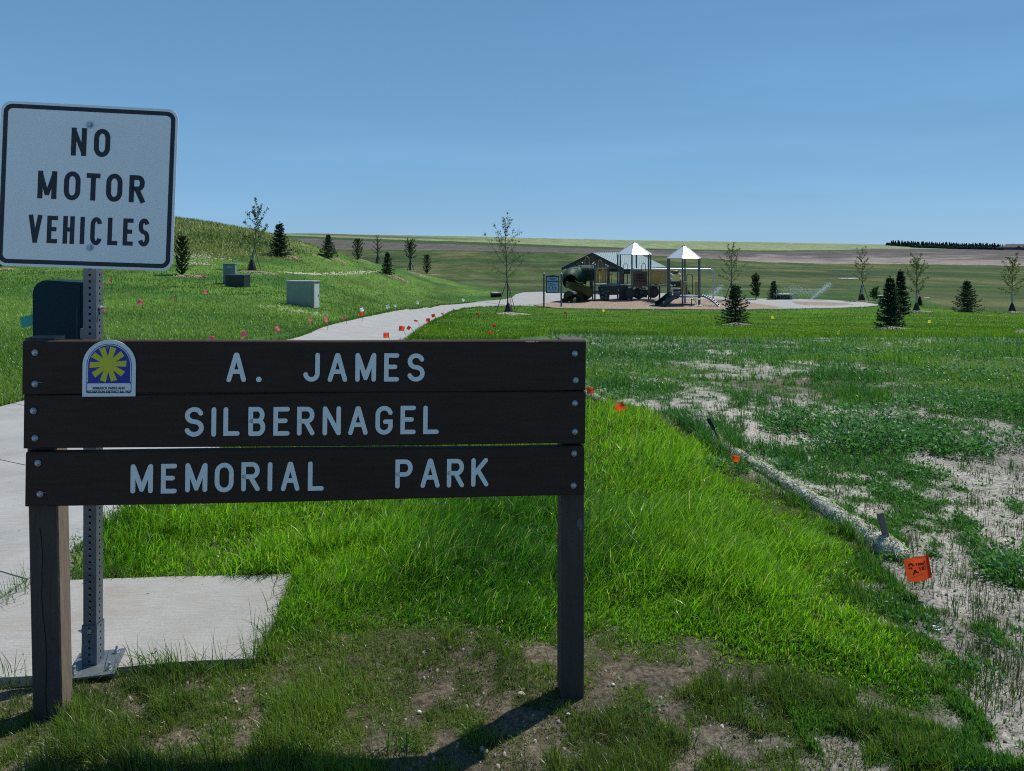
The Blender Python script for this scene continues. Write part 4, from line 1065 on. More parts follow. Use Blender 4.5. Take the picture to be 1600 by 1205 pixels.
# lawn left of the path, up the mound
X, Y = spread(230000, -.74, -.05, 7.2, 72)
pxl = CX+F*X/Y; ok = ~taken(X, Y) & (X < -2) & (sdf(X, Y, hill_poly) < .5) & (inside(X, Y, np.array([[-100, 0], [-5.2, 0], [-5.4, 20], [-5.9, 32], [-5.4, 50], [-2.6, 60], [-1.0, 64], [-4, 80], [-9, 92], [-110, 92]])))
X, Y = X[ok], Y[ok]; n = len(X)
g_ = sstep(.38, .62, fbm(X*.22, Y*.22, 109, 4)+.3*(RNG.random(n)-.5)); far_ = sstep(26, 34, Y)
col = mixcol((.095, .195, .032), (.190, .300, .070), g_); dk_ = mixcol((.048, .135, .020), (.080, .170, .026), g_); col = col+(dk_-col)*far_[:, None]
col = col+(np.array([.30, .34, .20])-col)*((RNG.random(n) < .14*(1-far_))*.75)[:, None]
blades('lawn_grass', X, Y, (.055+.05*RNG.random(n))*(1+.003*Y), .004+.00055*Y, pick(n, col, .3), (-.5, -.2), .3, .5,
       label='mown green lawn sloping up the mound left of the path', cat='grass')
# seeded prairie grass on the hilltop
X, Y = spread(90000, -.74, -.2, 38, 95)
d = sdf(X, Y, hill_poly)+(fbm(X*.3, Y*.3, 111, 3)-.5)*6; ok = d > -.5; X, Y, d = X[ok], Y[ok], d[ok]; n = len(X)
sd = sstep(.45, .62, fbm(X*.12, Y*.12, 113, 3)+.4*(RNG.random(n)-.5))
blades('prairie_grass', X, Y, (.16+.26*RNG.random(n))*(.35+.65*sstep(-.5, 3, d)), .020+.00045*Y, pick(n, mixcol((.070, .125, .030), (.24, .26, .12), sd), .3), (-.7, 0), .35, .5,
       label='tall pale seeded grass covering the hilltop on the left', cat='grass')
# long wisps hanging over the pad and growing in its joints
TP = [(455, 905, 14), (447, 935, 20), (436, 955, 26), (425, 985, 34), (415, 1005, 40), (400, 1030, 40), (385, 1043, 22), (1122, 705, 60), (1140, 722, 60), (1160, 737, 40), (1186, 752, 60), (1212, 772, 40), (1238, 790, 50), (1262, 806, 40), (1300, 832, 50), (1345, 862, 60), (1085, 676, 60), (1240, 758, 40), (1420, 842, 20), (350, 1046, 20), (312, 1047, 24), (268, 1048, 36), (250, 1050, 30), (238, 1052, 22), (212, 1052, 14), (180, 1056, 10), (300, 1100, 16), (260, 1110, 14), (420, 1100, 12), (205, 1085, 12), (40, 922, 26), (25, 935, 24), (8, 948, 20), (50, 915, 14), (160, 812, 18), (205, 800, 12), (290, 908, 14), (380, 905, 12), (470, 1000, 18), (560, 905, 22), (640, 935, 20), (20, 1062, 14), (60, 1068, 14), (110, 1066, 10),(600,1180,20),(620,1190,20),(330,1195,20),(120,1195,20),(1110,1110,14),(1075,1150,14),(1010,1130,14)]
xs, ys, hs = [], [], []
for (a, b, c) in TP:
    g = G(a, b)
    for _ in range(c): xs.append(g.x+random.gauss(0, .03)); ys.append(g.y+random.gauss(0, .025)); hs.append(random.uniform(.05, .17))
X, Y, h = np.array(xs), np.array(ys), np.array(hs); n = len(X)
blades('grass_wisps', X, Y, h, .0032*(.7+.6*RNG.random(n)), pick(n, mixcol((.040, .10, .018), (.10, .19, .03), RNG.random(n)), .3), (-.4, -.3), .4, .6, label='long grass wisps leaning over the concrete pad edges', cat='grass')
# blades along the path edges
xs, ys = [], []
for P_, s in ((pl2, -1), (pr2, 1)):
    for a, b in zip(P_[1:-1], P_[2:]):
        L_ = (b-a).length
        for _ in range(int(min(900, L_*70))):
            t = random.random(); p = a+(b-a)*t; xs.append(p.x+s*random.uniform(-.03, .12)); ys.append(p.y)
X, Y = np.array(xs), np.array(ys); ok = (Y > 4.2) & (Y < 62); X, Y = X[ok], Y[ok]; n = len(X)
blades('edge_grass', X, Y, (.06+.09*RNG.random(n)), .004+.0005*Y, pick(n, mixcol((.045, .11, .012), (.10, .18, .02), RNG.random(n)), .3), (0, -.3), .3, .6, label='grass fringe along both edges of the path', cat='grass')

# broadleaf weeds
def leaves(name, P, N_, size, col, asp=.45, m=M_LEAF, parent=None, seed=0, **k):
    """lens shaped leaves: P centres, N_ directions of the midrib"""
    n = len(P); D = N_/np.maximum(1e-6, np.linalg.norm(N_, axis=1))[:, None]
    r = RNG.normal(0, 1, (n, 3)); S = np.cross(D, r); S /= np.maximum(1e-6, np.linalg.norm(S, axis=1))[:, None]; U = np.cross(S, D)
    s = np.broadcast_to(size, (n,))[:, None]
    V = np.stack([P, P+D*s*.45+S*s*asp*.5+U*s*.06, P+D*s+U*s*-.06, P+D*s*.45-S*s*asp*.5+U*s*.06], 1)
    f = np.arange(n*4).reshape(-1, 4); cc = np.repeat(col[:, None, :], 4, 1).reshape(-1, 3)
    o = mesh_np(name, V.reshape(-1, 3), f, cc, False); o.data.materials.append(m)
    if parent: o.parent = parent
    tag(o, **k); return o
WC = [(1345,690,.42,.30,520),(1375,700,.40,.26,420),(1310,705,.32,.22,260),(1420,690,.36,.24,280),(1485,705,.34,.22,380),(1505,712,.25,.16,200),(1245,668,.30,.2,320),(1222,672,.2,.14,140),(1440,640,.4,.2,240),(1500,640,.5,.22,260),
      (1560,645,.4,.22,240),(1590,700,.3,.2,220),(1350,660,.5,.22,300),(1590,905,.22,.12,160),(1565,890,.16,.1,90),(1455,745,.16,.10,90),(1420,745,.15,.1,90),(1230,740,.22,.1,140),(1190,725,.2,.1,120),(1385,770,.14,.08,70),
      (1130,735,.2,.1,90),(1500,592,.5,.2,200),(1570,600,.6,.2,220),(1405,590,.6,.18,200),(1330,560,.7,.18,200),(1480,560,.8,.2,220),(1210,560,.6,.15,160),(1060,560,.6,.14,160),(985,590,.5,.12,140),(1390,955,.1,.05,40),(1585,1010,.16,.06,50),(1525,1055,.12,.05,40),(1440,985,.15,.06,60),
      (126,850,.05,.10,34),(120,862,.05,.06,26),(195,806,.07,.12,60),(182,812,.06,.10,44),(205,798,.06,.12,40),(175,825,.06,.06,30),(215,1040,.04,.03,16),(238,1046,.05,.08,30),(1165,1115,.08,.06,40),(1010,1115,.08,.06,40),(620,1165,.06,.06,26),(745,1155,.06,.04,20)]
PP, DD, SS, CC = [], [], [], []
for (a, b, r_, hh, c) in WC:
    g = G(a, b)
    for _ in range(int(c*1.9) if r_ > .08 else c):
        t = random.random()*2*math.pi; q_ = math.sqrt(random.random())*r_; zz = hh*(1-(q_/r_)**2*.75)*random.uniform(.15, 1)
        PP.append((g.x+q_*math.cos(t), g.y+q_*math.sin(t)*.8, zg(g.x, g.y)+zz)); DD.append((math.cos(t)*.7+random.gauss(0, .5), math.sin(t)*.7+random.gauss(0, .5), random.uniform(-.1, .9)))
        SS.append(random.uniform(.02, .045)*(.8+.05*g.y)*min(1, r_*3+.35)); k_ = random.random(); CC.append((.042+.05*k_, .135+.11*k_, .050+.03*k_))
# scattered low weeds
X, Y = spread(5200, .05, .74, 4.2, 20); p, cv = cover(X, Y); ok = (sdf(X, Y, lush_poly) < -.05) & (sdf(X, Y, lawnr_poly) < 0) & (RNG.random(len(X)) < cv*.8+.06); X, Y = X[ok], Y[ok]
for x, y in zip(X, Y):
    z = zg(x, y)
    for _ in range(6):
        t = random.random()*6.283; PP.append((x+.03*math.cos(t), y+.03*math.sin(t), z+random.uniform(.005, .07))); DD.append((math.cos(t), math.sin(t), random.uniform(.1, .9))); SS.append(random.uniform(.018, .032)*(.8+.06*y)); k_ = random.random(); CC.append((.045+.05*k_, .13+.10*k_, .038+.02*k_))
leaves('broadleaf_weeds', np.array(PP), np.array(DD), np.array(SS), pick(len(PP), np.array(CC), .3), kind='stuff', label='dark broadleaf weeds clumped on the rough soil at right', cat='weeds')

# pebbles and clods
def chips(name, PT, size, cols, m, flat=.5, parent=None, **k):
    V = []; Fc = []; CL = []
    for (x, y, z), s, c in zip(PT, size, cols):
        b = len(V); a = random.random()*6.28
        base_ = [(math.cos(a+i*1.2566)*s*random.uniform(.6, 1), math.sin(a+i*1.2566)*s*random.uniform(.6, 1)) for i in range(5)]
        V += [(x+i, y+j, z-.3*s) for i, j in base_]+[(x+i*.6, y+j*.6, z+s*flat*random.uniform(.7, 1.2)) for i, j in base_]
        Fc += [(b+i, b+(i+1) % 5, b+5+(i+1) % 5, b+5+i) for i in range(5)]
        CL += [c]*10
        TRI.append((b+5, b+6, b+7)); TRI.append((b+5, b+7, b+8)); TRI.append((b+5, b+8, b+9))
    o = mesh_np(name, np.array(V), np.array(Fc), np.array(CL), False, np.array(TRI)); TRI.clear(); o.data.materials.append(m)
    if parent: o.parent = parent
    tag(o, **k); return o
TRI = []
def vcol_mat(name, rough=.9):
    m, nt, N, L, B = nodes(name); a = N.new('ShaderNodeAttribute'); a.attribute_name = 'tint'; L.new(a.outputs['Color'], B.inputs['Base Color']); B.inputs['Roughness'].default_value = rough
    B.inputs['Specular IOR Level'].default_value = .2; return m
M_CHIP = vcol_mat('loose_chips')
X, Y = spread(12000, -.7, .74, 2.2, 9); p, cv = cover(X, Y); ok = ~taken(X, Y) & (sdf(X, Y, lush_poly) < 0) & (RNG.random(len(X)) < 1-cv*.8) & (X > -2); X, Y = X[ok], Y[ok]; Z = Zg(X, Y)
sz = .0018+.006*RNG.random(len(X))**6*1.6+.0003*Y
k_ = RNG.random(len(X)); cl = np.where((k_ < .04)[:, None], np.array([.44, .40, .33]), np.where((k_ < .6)[:, None], np.array([.30, .26, .21]), np.array([.13, .11, .09])))
chips('pebbles', list(zip(X, Y, Z)), sz, list(cl), M_CHIP, .7, kind='stuff', label='small pebbles and clods scattered on the bare soil', cat='pebbles')
STN = [(814, 1088, .013, 'round tan stone near the foot of the right sign post', (.42, .36, .26)), (655, 1115, .008, 'small white stone in the middle of the bare soil under the sign', (.62, .58, .50)), (888, 1118, .007, 'small pale stone in the shadow of the right sign post', (.5, .47, .42)),
       (480, 1082, .008, 'small orange tinted stone beside the concrete pad', (.52, .36, .22)), (958, 1072, .007, 'small flat white stone just right of the right sign post', (.6, .57, .5))]
for (a, b, s, lb, c) in STN:
    g = G(a, b); mb = MB(); mb.ball((0, 0, s*.5), s, 10, sq=(1.15, .85, .75)); o = mb.build('stone', mat('stone_'+str(a), c, .85, var=.2, scale=90), label=lb, cat='stone', group='loose stones under the sign'); o.location = g

# straw blades of the shredded mulch beds
def mulch_bed(px, py, rx, ry, label, n=420, col=((.42, .34, .25), (.20, .14, .10)), straw=False):
    g = G(px, py); s = g.y/F; a = rx*s; b = max(ry*s*5.5, a*.45); PT = []; CL = []; SZ = []
    for _ in range(n):
        t = random.random()*6.283; q_ = math.sqrt(random.random()); x = g.x+a*q_*math.cos(t)*random.uniform(.9, 1.05); y = g.y+b*q_*math.sin(t)
        PT.append((x, y, zg(x, y)+.10*(1-q_)+.02)); k_ = random.random()**.8; CL.append(tuple(col[0][i]*k_+col[1][i]*(1-k_) for i in range(3))); SZ.append(random.uniform(.4, 1.1)*max(.03, .0011*g.y))
    return chips('mulch_bed', PT, SZ, CL, M_CHIP, .4, kind='stuff', label=label, cat='mulch', group='mulch beds around the young trees')

# ------------------------------------------------------------------ trees
M_BARK = mat('young_bark', (.10, .085, .072), .9, var=.3, scale=20)
M_BARKD = mat('dark_bark', (.045, .038, .034), .9, var=.3, scale=20)
M_WRAP = mat('pale_trunk_wrap', (.36, .36, .34), .8)
M_BAG = mat('black_watering_bag', (.008, .008, .010), .6, var=.2, bump=.3, bscale=9)
M_STAKE = mat('tree_stake', (.05, .05, .055), .7)
def sapling(px, py, pytop, spread_px, label, seed, dens=.9, leaf=((.045, .085, .020), (.10, .14, .035)), bag=True, stakes=True, first=.34, wrap=False, lsz=1, up=.9, group='young staked deciduous trees', dx=0, round_=.7):
    rr = random.Random(seed); g = G(px, py); s = g.y/F; h = (py-pytop)*s; sp = spread_px*s
    root = empty('young_tree', g, label=label, cat='tree', group=group)
    r0 = max(.022, .0011*g.y*.9)*(h/4)**.5; pts = []; N0 = 14
    for i in range(N0+1):
        t = i/N0; pts.append(Vector((dx*s*t+.03*math.sin(i*1.3+seed)*t, .03*math.cos(i*1.7)*t, h*t)))
    mb = MB(); mb.tube(pts, [r0*(1-.86*(i/N0)**.8) for i in range(N0+1)], 6)
    P, D = [], []
    def at(t): i = min(N0-1, int(t*N0)); f = t*N0-i; return pts[i].lerp(pts[i+1], f)
    nb = int(20*dens**.3)
    for b in range(nb):
        t = first+(.94-first)*(b+rr.random()*.6)/nb; a = b*2.4+rr.random()*.6; q_ = (t-first)/(1-first)
        ln = sp*.56*(1-q_*.85)**round_*rr.uniform(.75, 1.15)*(.45+.55*min(1, (q_+.06)*6)); p0 = at(t); el = R(rr.uniform(18, 42))*up+q_*.5
        d = Vector((math.cos(a)*math.cos(el), math.sin(a)*math.cos(el), math.sin(el))); bp = [p0]; m_ = 5
        for i in range(m_): d = (d+Vector((rr.gauss(0, .10), rr.gauss(0, .10), .06+rr.gauss(0, .06)))).normalized(); bp.append(bp[-1]+d*ln/math.cos(el)/m_)
        rb = r0*.42*(1-.6*q_); mb.tube(bp, [rb*(1-.8*i/m_) for i in range(m_+1)], 4, caps=False)
        for i in range(1, m_+1):
            for k in range(2 if i < m_ else 3):
                dd = (bp[i]-bp[i-1]).normalized(); tw = (dd+Vector((rr.gauss(0, .7), rr.gauss(0, .7), rr.gauss(.1, .5)))).normalized(); tl = ln*rr.uniform(.12, .32); e = bp[i]+tw*tl
                mb.tube([bp[i], e], [rb*.28, rb*.12], 3, caps=False)
                for _ in range(max(1, int(7.5*dens*(.6+rr.random()*.8)))):
                    u_ = rr.random(); P.append(bp[i]+tw*tl*u_+Vector((rr.gauss(0, .03), rr.gauss(0, .03), rr.gauss(0, .03)))); D.append(tw+Vector((rr.gauss(0, .8), rr.gauss(0, .8), rr.gauss(-.3, .6))))
    for _ in range(int(26*dens)):
        t = rr.uniform(.7, 1); P.append(at(t)+Vector((rr.gauss(0, .04), rr.gauss(0, .04), 0))); D.append(Vector((rr.gauss(0, 1), rr.gauss(0, 1), rr.random())))
    mb.build('trunk', M_BARK, root)
    P = np.array([tuple(p) for p in P]); D = np.array([tuple(p) for p in D]); n = len(P)
    leaves('crown', P, D, (.048+.045*RNG.random(n))*lsz*(.75+.008*g.y), pick(n, mixcol(leaf[0], leaf[1], RNG.random(n)), .3), .6, parent=root)
    if wrap:
        mb = MB(); mb.tube([at(.12), at(.2), at(.34)], r0*1.25, 7); mb.build('trunk_wrap', M_WRAP, root)
    if bag:
        bh = min(.62, h*.17); mb = MB(); mb.lathe([(.20*bh/.6, -.05), (.21*bh/.6, .08), (.17*bh/.6, bh*.4), (.11*bh/.6, bh*.75), (.05, bh)], (0, 0, 0), 12)
        rr2 = random.Random(seed+1); mb.v = [Vector((v.x*(1+.15*rr2.random()), v.y, v.z)) for v in mb.v]; mb.build('watering_bag', M_BAG, root)
    if stakes:
        for k in range(3):
            a = k*2.094+seed; q_ = Vector((math.cos(a)*h*.14, math.sin(a)*h*.10, 0)); mb = MB(); top = at(.36)
            mb.tube([Vector((q_.x, q_.y, -.05)), top], max(.010, .0004*g.y), 4); mb.build('stake', M_STAKE, root)
    return root
sapling(794, 489.5, 347, 84, 'tall staked sapling with black watering bag in front of the path bend', 3, 1.15, round_=1.0, lsz=.85, first=.38, dx=-5, leaf=((.040, .085, .024), (.115, .16, .05)))
sapling(1143, 470, 388, 44, 'young tree with crossed stakes just right of the play area', 5, .9, first=.33)
sapling(1347, 470.5, 391, 28, 'slim sparse sapling with a bare forked top right of the walk loop', 8, .65, first=.36, wrap=True, leaf=((.06, .10, .03), (.12, .16, .06)))
sapling(1432, 487.5, 400, 42, 'leafy sapling in a mulch bed right of the front spruce pair', 13, 1.0, first=.30, wrap=True, leaf=((.05, .10, .022), (.12, .17, .045)), stakes=False)
sapling(1581.5, 488, 403, 36, 'sapling with yellowish leaves at the right edge of the park', 17, .95, first=.30, leaf=((.07, .10, .022), (.15, .17, .045)), stakes=False, wrap=True)
sapling(394, 422, 325, 46, 'dark leaved tree standing above the grey pedestals on the mound', 21, 1.0, first=.33, wrap=True, dx=10, leaf=((.030, .062, .020), (.070, .105, .035)))
sapling(590, 412, 371, 20, 'thin sparse sapling between the two hillside pines', 23, .7, bag=True, leaf=((.05, .08, .03), (.09, .12, .05)))
sapling(641, 422.5, 378, 20, 'small dark leaved tree with crossed stakes on the hill edge', 27, 2.2, leaf=((.026, .055, .018), (.05, .085, .026)), bag=False, first=.40, lsz=1.2, round_=.45)
sapling(1181, 468.5, 433, 15, 'small narrow dark shrub like tree behind the walk loop', 31, 2.2, leaf=((.022, .045, .018), (.045, .075, .026)), bag=False, stakes=False, first=.14, lsz=1.0, round_=.35)
sapling(1367, 470, 452, 16, 'knee high leafy shrub beside the slim sparse sapling', 37, 1.2, leaf=((.07, .12, .04), (.12, .17, .07)), bag=False, stakes=False, first=.1)

def spruce(px, py, pytop, width_px, label, seed, col=((.022, .056, .034), (.062, .108, .058)), tip=None, pine=False, group='young spruces', cat='spruce', shape=.85, asym=0):
    rr = random.Random(seed); g = G(px, py); s = g.y/F; h = (py-pytop)*s; Rd = width_px*s/2
    root = empty('spruce' if not pine else 'pine', g, label=label, cat=cat, group=group)
    mb = MB(); mb.tube([Vector((0, 0, -.05)), Vector((0, 0, h*.5)), Vector((.01, 0, h*.98))], [h*.02, h*.012, h*.003], 6)
    P, D, S, CL = [], [], [], []; nw = 19 if not pine else 12
    for w_ in range(nw):
        t = .03+.93*(w_/nw)**.92; z0 = h*t; r = Rd*(1-t)**shape*(1 if not pine else .95)+Rd*.05; nb = max(4, int((8 if not pine else 6)*(1-t*.6)))
        if pine: r = Rd*math.sin(min(1, (1.03-t)*1.5)*math.pi/2)*(.72+.28*min(1, t*4))
        for b in range(nb):
            a = b*6.283/nb+w_*.9+rr.random()*.5; L_ = r*rr.uniform(.62, 1.22); up0 = (-.12+.30*t) if not pine else .75; pts = [Vector((0, 0, z0+rr.gauss(0, h*.01)))]; m_ = 5
            for i in range(m_):
                e = up0+.10*i*(1 if not pine else 1.3)+rr.gauss(0, .03); pts.append(pts[-1]+Vector((math.cos(a), math.sin(a), e)).normalized()*L_/m_)
            mb.tube(pts, [h*.0045*(1-.7*i/m_) for i in range(m_+1)], 3, caps=False)
            for i in range(0, m_+1):
                f_ = i/m_; nn = 13 if not pine else 14
                for k in range(nn):
                    q_ = pts[i] if i == m_ else pts[i].lerp(pts[i+1], rr.random()); side = rr.choice((-1, 1)); ax = Vector((math.cos(a), math.sin(a), 0)); sd = Vector((-ax.y, ax.x, 0))
                    if i < m_ and not pine: q_ = q_+sd*side*L_*.24*(1-f_)*rr.random()
                    d = ax*rr.uniform(.3, 1)+sd*side*rr.uniform(.2, 1)+Vector((0, 0, rr.gauss(.1 if not pine else .5, .35)))
                    P.append(q_); D.append(d); S.append(rr.uniform(.6, 1.2)); k_ = rr.random(); tipw = (f_ > .85 and rr.random() < .5)
                    c_ = [col[0][j]*(1-k_)+col[1][j]*k_ for j in range(3)]
                    if tipw and tip: c_ = tip
                    CL.append(c_)
    for _ in range(30): P.append(Vector((rr.gauss(0, .01), rr.gauss(0, .01), h*rr.uniform(.86, 1)))); D.append(Vector((rr.gauss(0, .5), rr.gauss(0, .5), 1))); S.append(.7); CL.append(col[1])
    mb.build('trunk', M_BARKD, root)
    leaves('crown', np.array([tuple(p) for p in P]), np.array([tuple(p) for p in D]), np.array(S)*max(.05, h*.056), pick(len(P), np.array(CL), .35), .26, m=M_NEEDLE, parent=root)
    return root
SPT = (.06, .085, .035)
spruce(1149, 507.5, 443, 52, 'dark bushy spruce in front of the right end of the play area', 41, tip=SPT)
spruce(1391, 513.5, 431, 42, 'front spruce of the overlapping pair on the right lawn', 43, tip=SPT)
spruce(1407, 492, 421, 27, 'rear spruce peeking out behind the front spruce of the pair', 47, tip=SPT)
spruce(1511, 487, 437, 42, 'wide spruce alone between the two mulched saplings at right', 53, tip=(.085, .12, .03))
spruce(1209, 468.3, 438, 22, 'small spruce behind the green utility box', 59)
spruce(1437, 477.5, 463, 9, 'tiny spruce behind the leafy mulched sapling', 61)
spruce(437, 400.5, 347, 33, 'thin topped spruce on the hill right of the dark leaved tree', 67, col=((.016, .034, .020), (.034, .056, .034)), tip=(.06, .08, .045))
spruce(513, 403.5, 366, 28, 'broad spruce at the right end of the tall hilltop grass', 71, tip=(.07, .085, .03))
spruce(605.5, 429.5, 393, 22, 'small spruce at the end of the pale straw strip', 73, tip=(.08, .10, .035))
PC = ((.028, .045, .020), (.060, .080, .036))
spruce(559, 406, 372.5, 27, 'round headed pine right of the broad hilltop spruce', 79, PC, pine=True, group='young pines', cat='pine')
spruce(667, 427.5, 397, 18, 'smallest pine at the far right end of the hill edge', 83, PC, pine=True, group='young pines', cat='pine')
spruce(284, 431, 366, 30, 'open branched pine half hidden by the right edge of the traffic sign', 89, PC, pine=True, group='young pines', cat='pine')
spruce(-4, 420, 350, 30, 'pine cut off by the left border behind the traffic sign', 97, PC, pine=True, group='young pines', cat='pine')

mulch_bed(794, 491, 20, 2.2, 'stony mulch ring around the tall staked sapling', 260, ((.55, .50, .42), (.25, .2, .15)))
mulch_bed(812, 493, 16, 2, 'pale wood chips spilled right of the tall staked sapling', 200, ((.60, .54, .45), (.25, .2, .15)))
mulch_bed(1149, 509, 26, 2.5, 'thin mulch ring under the dark bushy spruce', 260)
mulch_bed(1391, 515, 31, 2.6, 'mulch ring under the front spruce of the pair', 320, ((.50, .45, .40), (.2, .16, .13)))
mulch_bed(1434, 488.5, 22, 3, 'mulch ring around the leafy sapling right of the spruce pair', 320, ((.50, .42, .34), (.2, .16, .13)))
mulch_bed(1582, 489.5, 22, 2, 'mulch ring around the yellowish sapling at the right edge', 260, ((.52, .45, .38), (.2, .16, .13)))
mulch_bed(1597, 521, 12, 2, 'patch of mulch cut off by the right border', 120, ((.52, .45, .38), (.2, .16, .13)))
mulch_bed(1347, 472, 20, 1.5, 'low mulch ring around the slim sparse sapling', 200)
mulch_bed(1136, 470.5, 14, 1.2, 'reddish mulch ring around the crossed stake tree', 140)
mulch_bed(404, 427, 30, 5, 'wide mulch ring around the dark leaved tree on the mound', 380)
mulch_bed(296, 433, 26, 4, 'mulch ring under the half hidden pine', 320)
mulch_bed(8, 422, 20, 3, 'mulch ring at the left border behind the traffic sign', 200)
mulch_bed(455, 403, 16, 3, 'mulch ring under the thin topped hill spruce', 180)
mulch_bed(527, 406.5, 18, 3, 'mulch ring under the broad hilltop spruce', 180)
mulch_bed(570, 408.5, 11, 1.5, 'mulch ring under the round headed pine', 120)
mulch_bed(617, 434, 22, 3.4, 'mulch bed right of the small spruce', 220)
mulch_bed(652, 429.5, 15, 3, 'mulch bed under the small dark tree on the hill edge', 150)
mulch_bed(679, 430, 9, 1.8, 'mulch ring under the smallest pine', 90)
# pale straw strips on the mound
def strip(pts, w, label, n, col=((.62, .56, .46), (.34, .28, .2))):
    PT, CL, SZ = [], [], []; L_ = [G(*p) for p in pts]
    for _ in range(n):
        i = random.randrange(len(L_)-1); p = L_[i].lerp(L_[i+1], random.random()); x = p.x+random.gauss(0, w); y = p.y+random.gauss(0, w*1.6); PT.append((x, y, zg(x, y)+.02)); k_ = random.random(); CL.append(tuple(col[0][j]*k_+col[1][j]*(1-k_) for j in range(3))); SZ.append(random.uniform(.05, .1))
    chips('straw_strip', PT, SZ, CL, M_CHIP, .35, kind='stuff', label=label, cat='straw')
strip([(443, 426), (470, 428.5), (500, 429.5), (530, 428), (560, 426), (592, 423.5)], .13, 'thin pale straw line across the mown slope of the mound', 330)
strip([(300, 399), (320, 401), (345, 405)], .5, 'broken pale straw patch below the hilltop grass', 150, ((.42, .40, .30), (.25, .22, .14)))
strip([(296, 412), (318, 414)], .4, 'second pale straw patch above the half hidden pine bed', 110, ((.42, .40, .30), (.25, .22, .14)))
strip([(425, 480), (455, 487), (500, 492)], .25, 'bleached grass clippings in front of the silver cabinet', 110, ((.30, .34, .16), (.14, .20, .07)))

# ------------------------------------------------------------------ straw roll and stakes
def wattle(pts, label, seed, ends=True):
    rr = random.Random(seed); L_ = [G(a, b) for a, b, w in pts]; ws = [w*g.y/F*.52 for g, (a, b, w) in zip(L_, pts)]
    cen = [Vector((g.x, g.y, g.z+w*.28)) for g, w in zip(L_, ws)]
    # dense resample
    P, Rr = [], []
    for i in range(len(cen)-1):
        for k in range(10):
            t = k/10; P.append(cen[i].lerp(cen[i+1], t)); Rr.append(ws[i]*(1-t)+ws[i+1]*t)
    P.append(cen[-1]); Rr.append(ws[-1])
    for _ in range(4): P = [P[0]]+[(P[i-1]+P[i]*2+P[i+1])/4 for i in range(1, len(P)-1)]+[P[-1]]
    n = len(P); taper = [min(1, .45+i*.16, .45+(n-1-i)*.16) for i in range(n)]
    root = empty('straw_roll', P[0], label=label, cat='erosion roll', group='netted straw erosion rolls'); o_ = P[0].copy()
    mb = MB(); Rj = [r*t*(1+.10*math.sin(i*.9)+rr.gauss(0, .04)) for i, (r, t) in enumerate(zip(Rr, taper))]
    mb.tube([p-o_ for p in P], [r*.92 for r in Rj], 14); mb.build('core', mat('straw_core', (.42, .41, .38), .95, var=.5, scale=30, bump=1, bscale=40), root)
    V, Fc, CL = [], [], []
    cnt = int(9000*sum((P[i+1]-P[i]).length for i in range(n-1))/6)
    lens = np.array([(P[i+1]-P[i]).length for i in range(n-1)]); cum = np.r_[0, np.cumsum(lens)]
    for _ in range(cnt):
        u = rr.random()*cum[-1]; i = min(n-2, int(np.searchsorted(cum, u)-1)); i = max(i, 0); t = (u-cum[i])/lens[i]; p = P[i].lerp(P[i+1], t); r = Rj[i]*(1-t)+Rj[i+1]*t
        ax = (P[i+1]-P[i]).normalized(); a = rr.uniform(-.4, math.pi+.4); sx = ax.cross(Vector((0, 0, 1))).normalized(); up = sx.cross(ax).normalized()
        nrm = sx*math.cos(a)+up*math.sin(a); tg = ax.cross(nrm); th = rr.gauss(0, .7)+(.6 if rr.random() < .5 else -.6); d = (ax*math.cos(th)+tg*math.sin(th)+nrm*rr.gauss(.08, .12)).normalized(); ln = rr.uniform(.012, .036); w_ = rr.uniform(.0011, .0022)*(1+.05*p.y)
        s = d.cross(nrm).normalized()*w_; q_ = p+nrm*r*rr.uniform(.9, 1.04)-o_; b = len(V); V += [tuple(q_-d*ln-s), tuple(q_-d*ln+s), tuple(q_+d*ln+s), tuple(q_+d*ln-s)]; Fc.append((b, b+1, b+2, b+3)); k_ = rr.random()
        c = (.84*k_+.05, .85*k_+.05, .88*k_+.05); CL += [c]*4
    ob = mesh_np('straw_netting', np.array(V), np.array(Fc), np.array(CL), False); ob.data.materials.append(M_STRAW); ob.parent = root; return root
wattle([(1082, 664, 20), (1100, 668, 22), (1118, 688, 19), (1136, 706, 18), (1165, 722, 18), (1195, 738, 19), (1225, 757, 21), (1258, 780, 24), (1290, 800, 27), (1325, 824, 31), (1360, 848, 36), (1390, 866, 38), (1416, 878, 32)], 'long pale netted straw roll running down to the large orange flag', 5)
wattle([(1074, 660, 16), (1092, 661, 24), (1108, 663, 25), (1128, 669, 16)], 'short bulging straw roll piece at the far end by the black stake', 9)
wattle([(906, 618, 10), (920, 621, 11), (934, 625, 10), (946, 629, 7)], 'small end of a straw roll beside the right edge of the wooden sign', 12)
def stake(p0, p1, w, label, m, cap=None):
    g = G(*p0); t = W(p1[0], p1[1], g.y)-g; root = empty('wooden_stake', g, label=label, cat='stake', group='wooden stakes through the straw rolls')
    d = t.normalized(); s = w*g.y/F; x = Vector((1, 0, 0)); y = d.cross(x).normalized(); x = y.cross(d)
    M = Matrix(((x.x, y.x, d.x, 0), (x.y, y.y, d.y, 0), (x.z, y.z, d.z, 0), (0, 0, 0, 1)))
    mb = MB(); mb.box((0, 0, (t.length-.1)/2), (s, s*.8, t.length+.1), M=M, bev=.0015); mb.build('shaft', m, root)
    if cap: mb = MB(); mb.box((0, 0, t.length*.80), (s*1.7, s*1.3, t.length*.4), M=M, bev=.002); mb.build('sleeve', M_BAG, root)
MS = mat('weathered_stake', (.17, .15, .125), .85, var=.3, scale=30, stretch=(8, 8, 1)); MSE = mat('stake_end', (.5, .47, .42), .8)
stake((1390, 862), (1374.5, 801), 8.5, 'square weathered stake standing near the front end of the straw roll', MS)
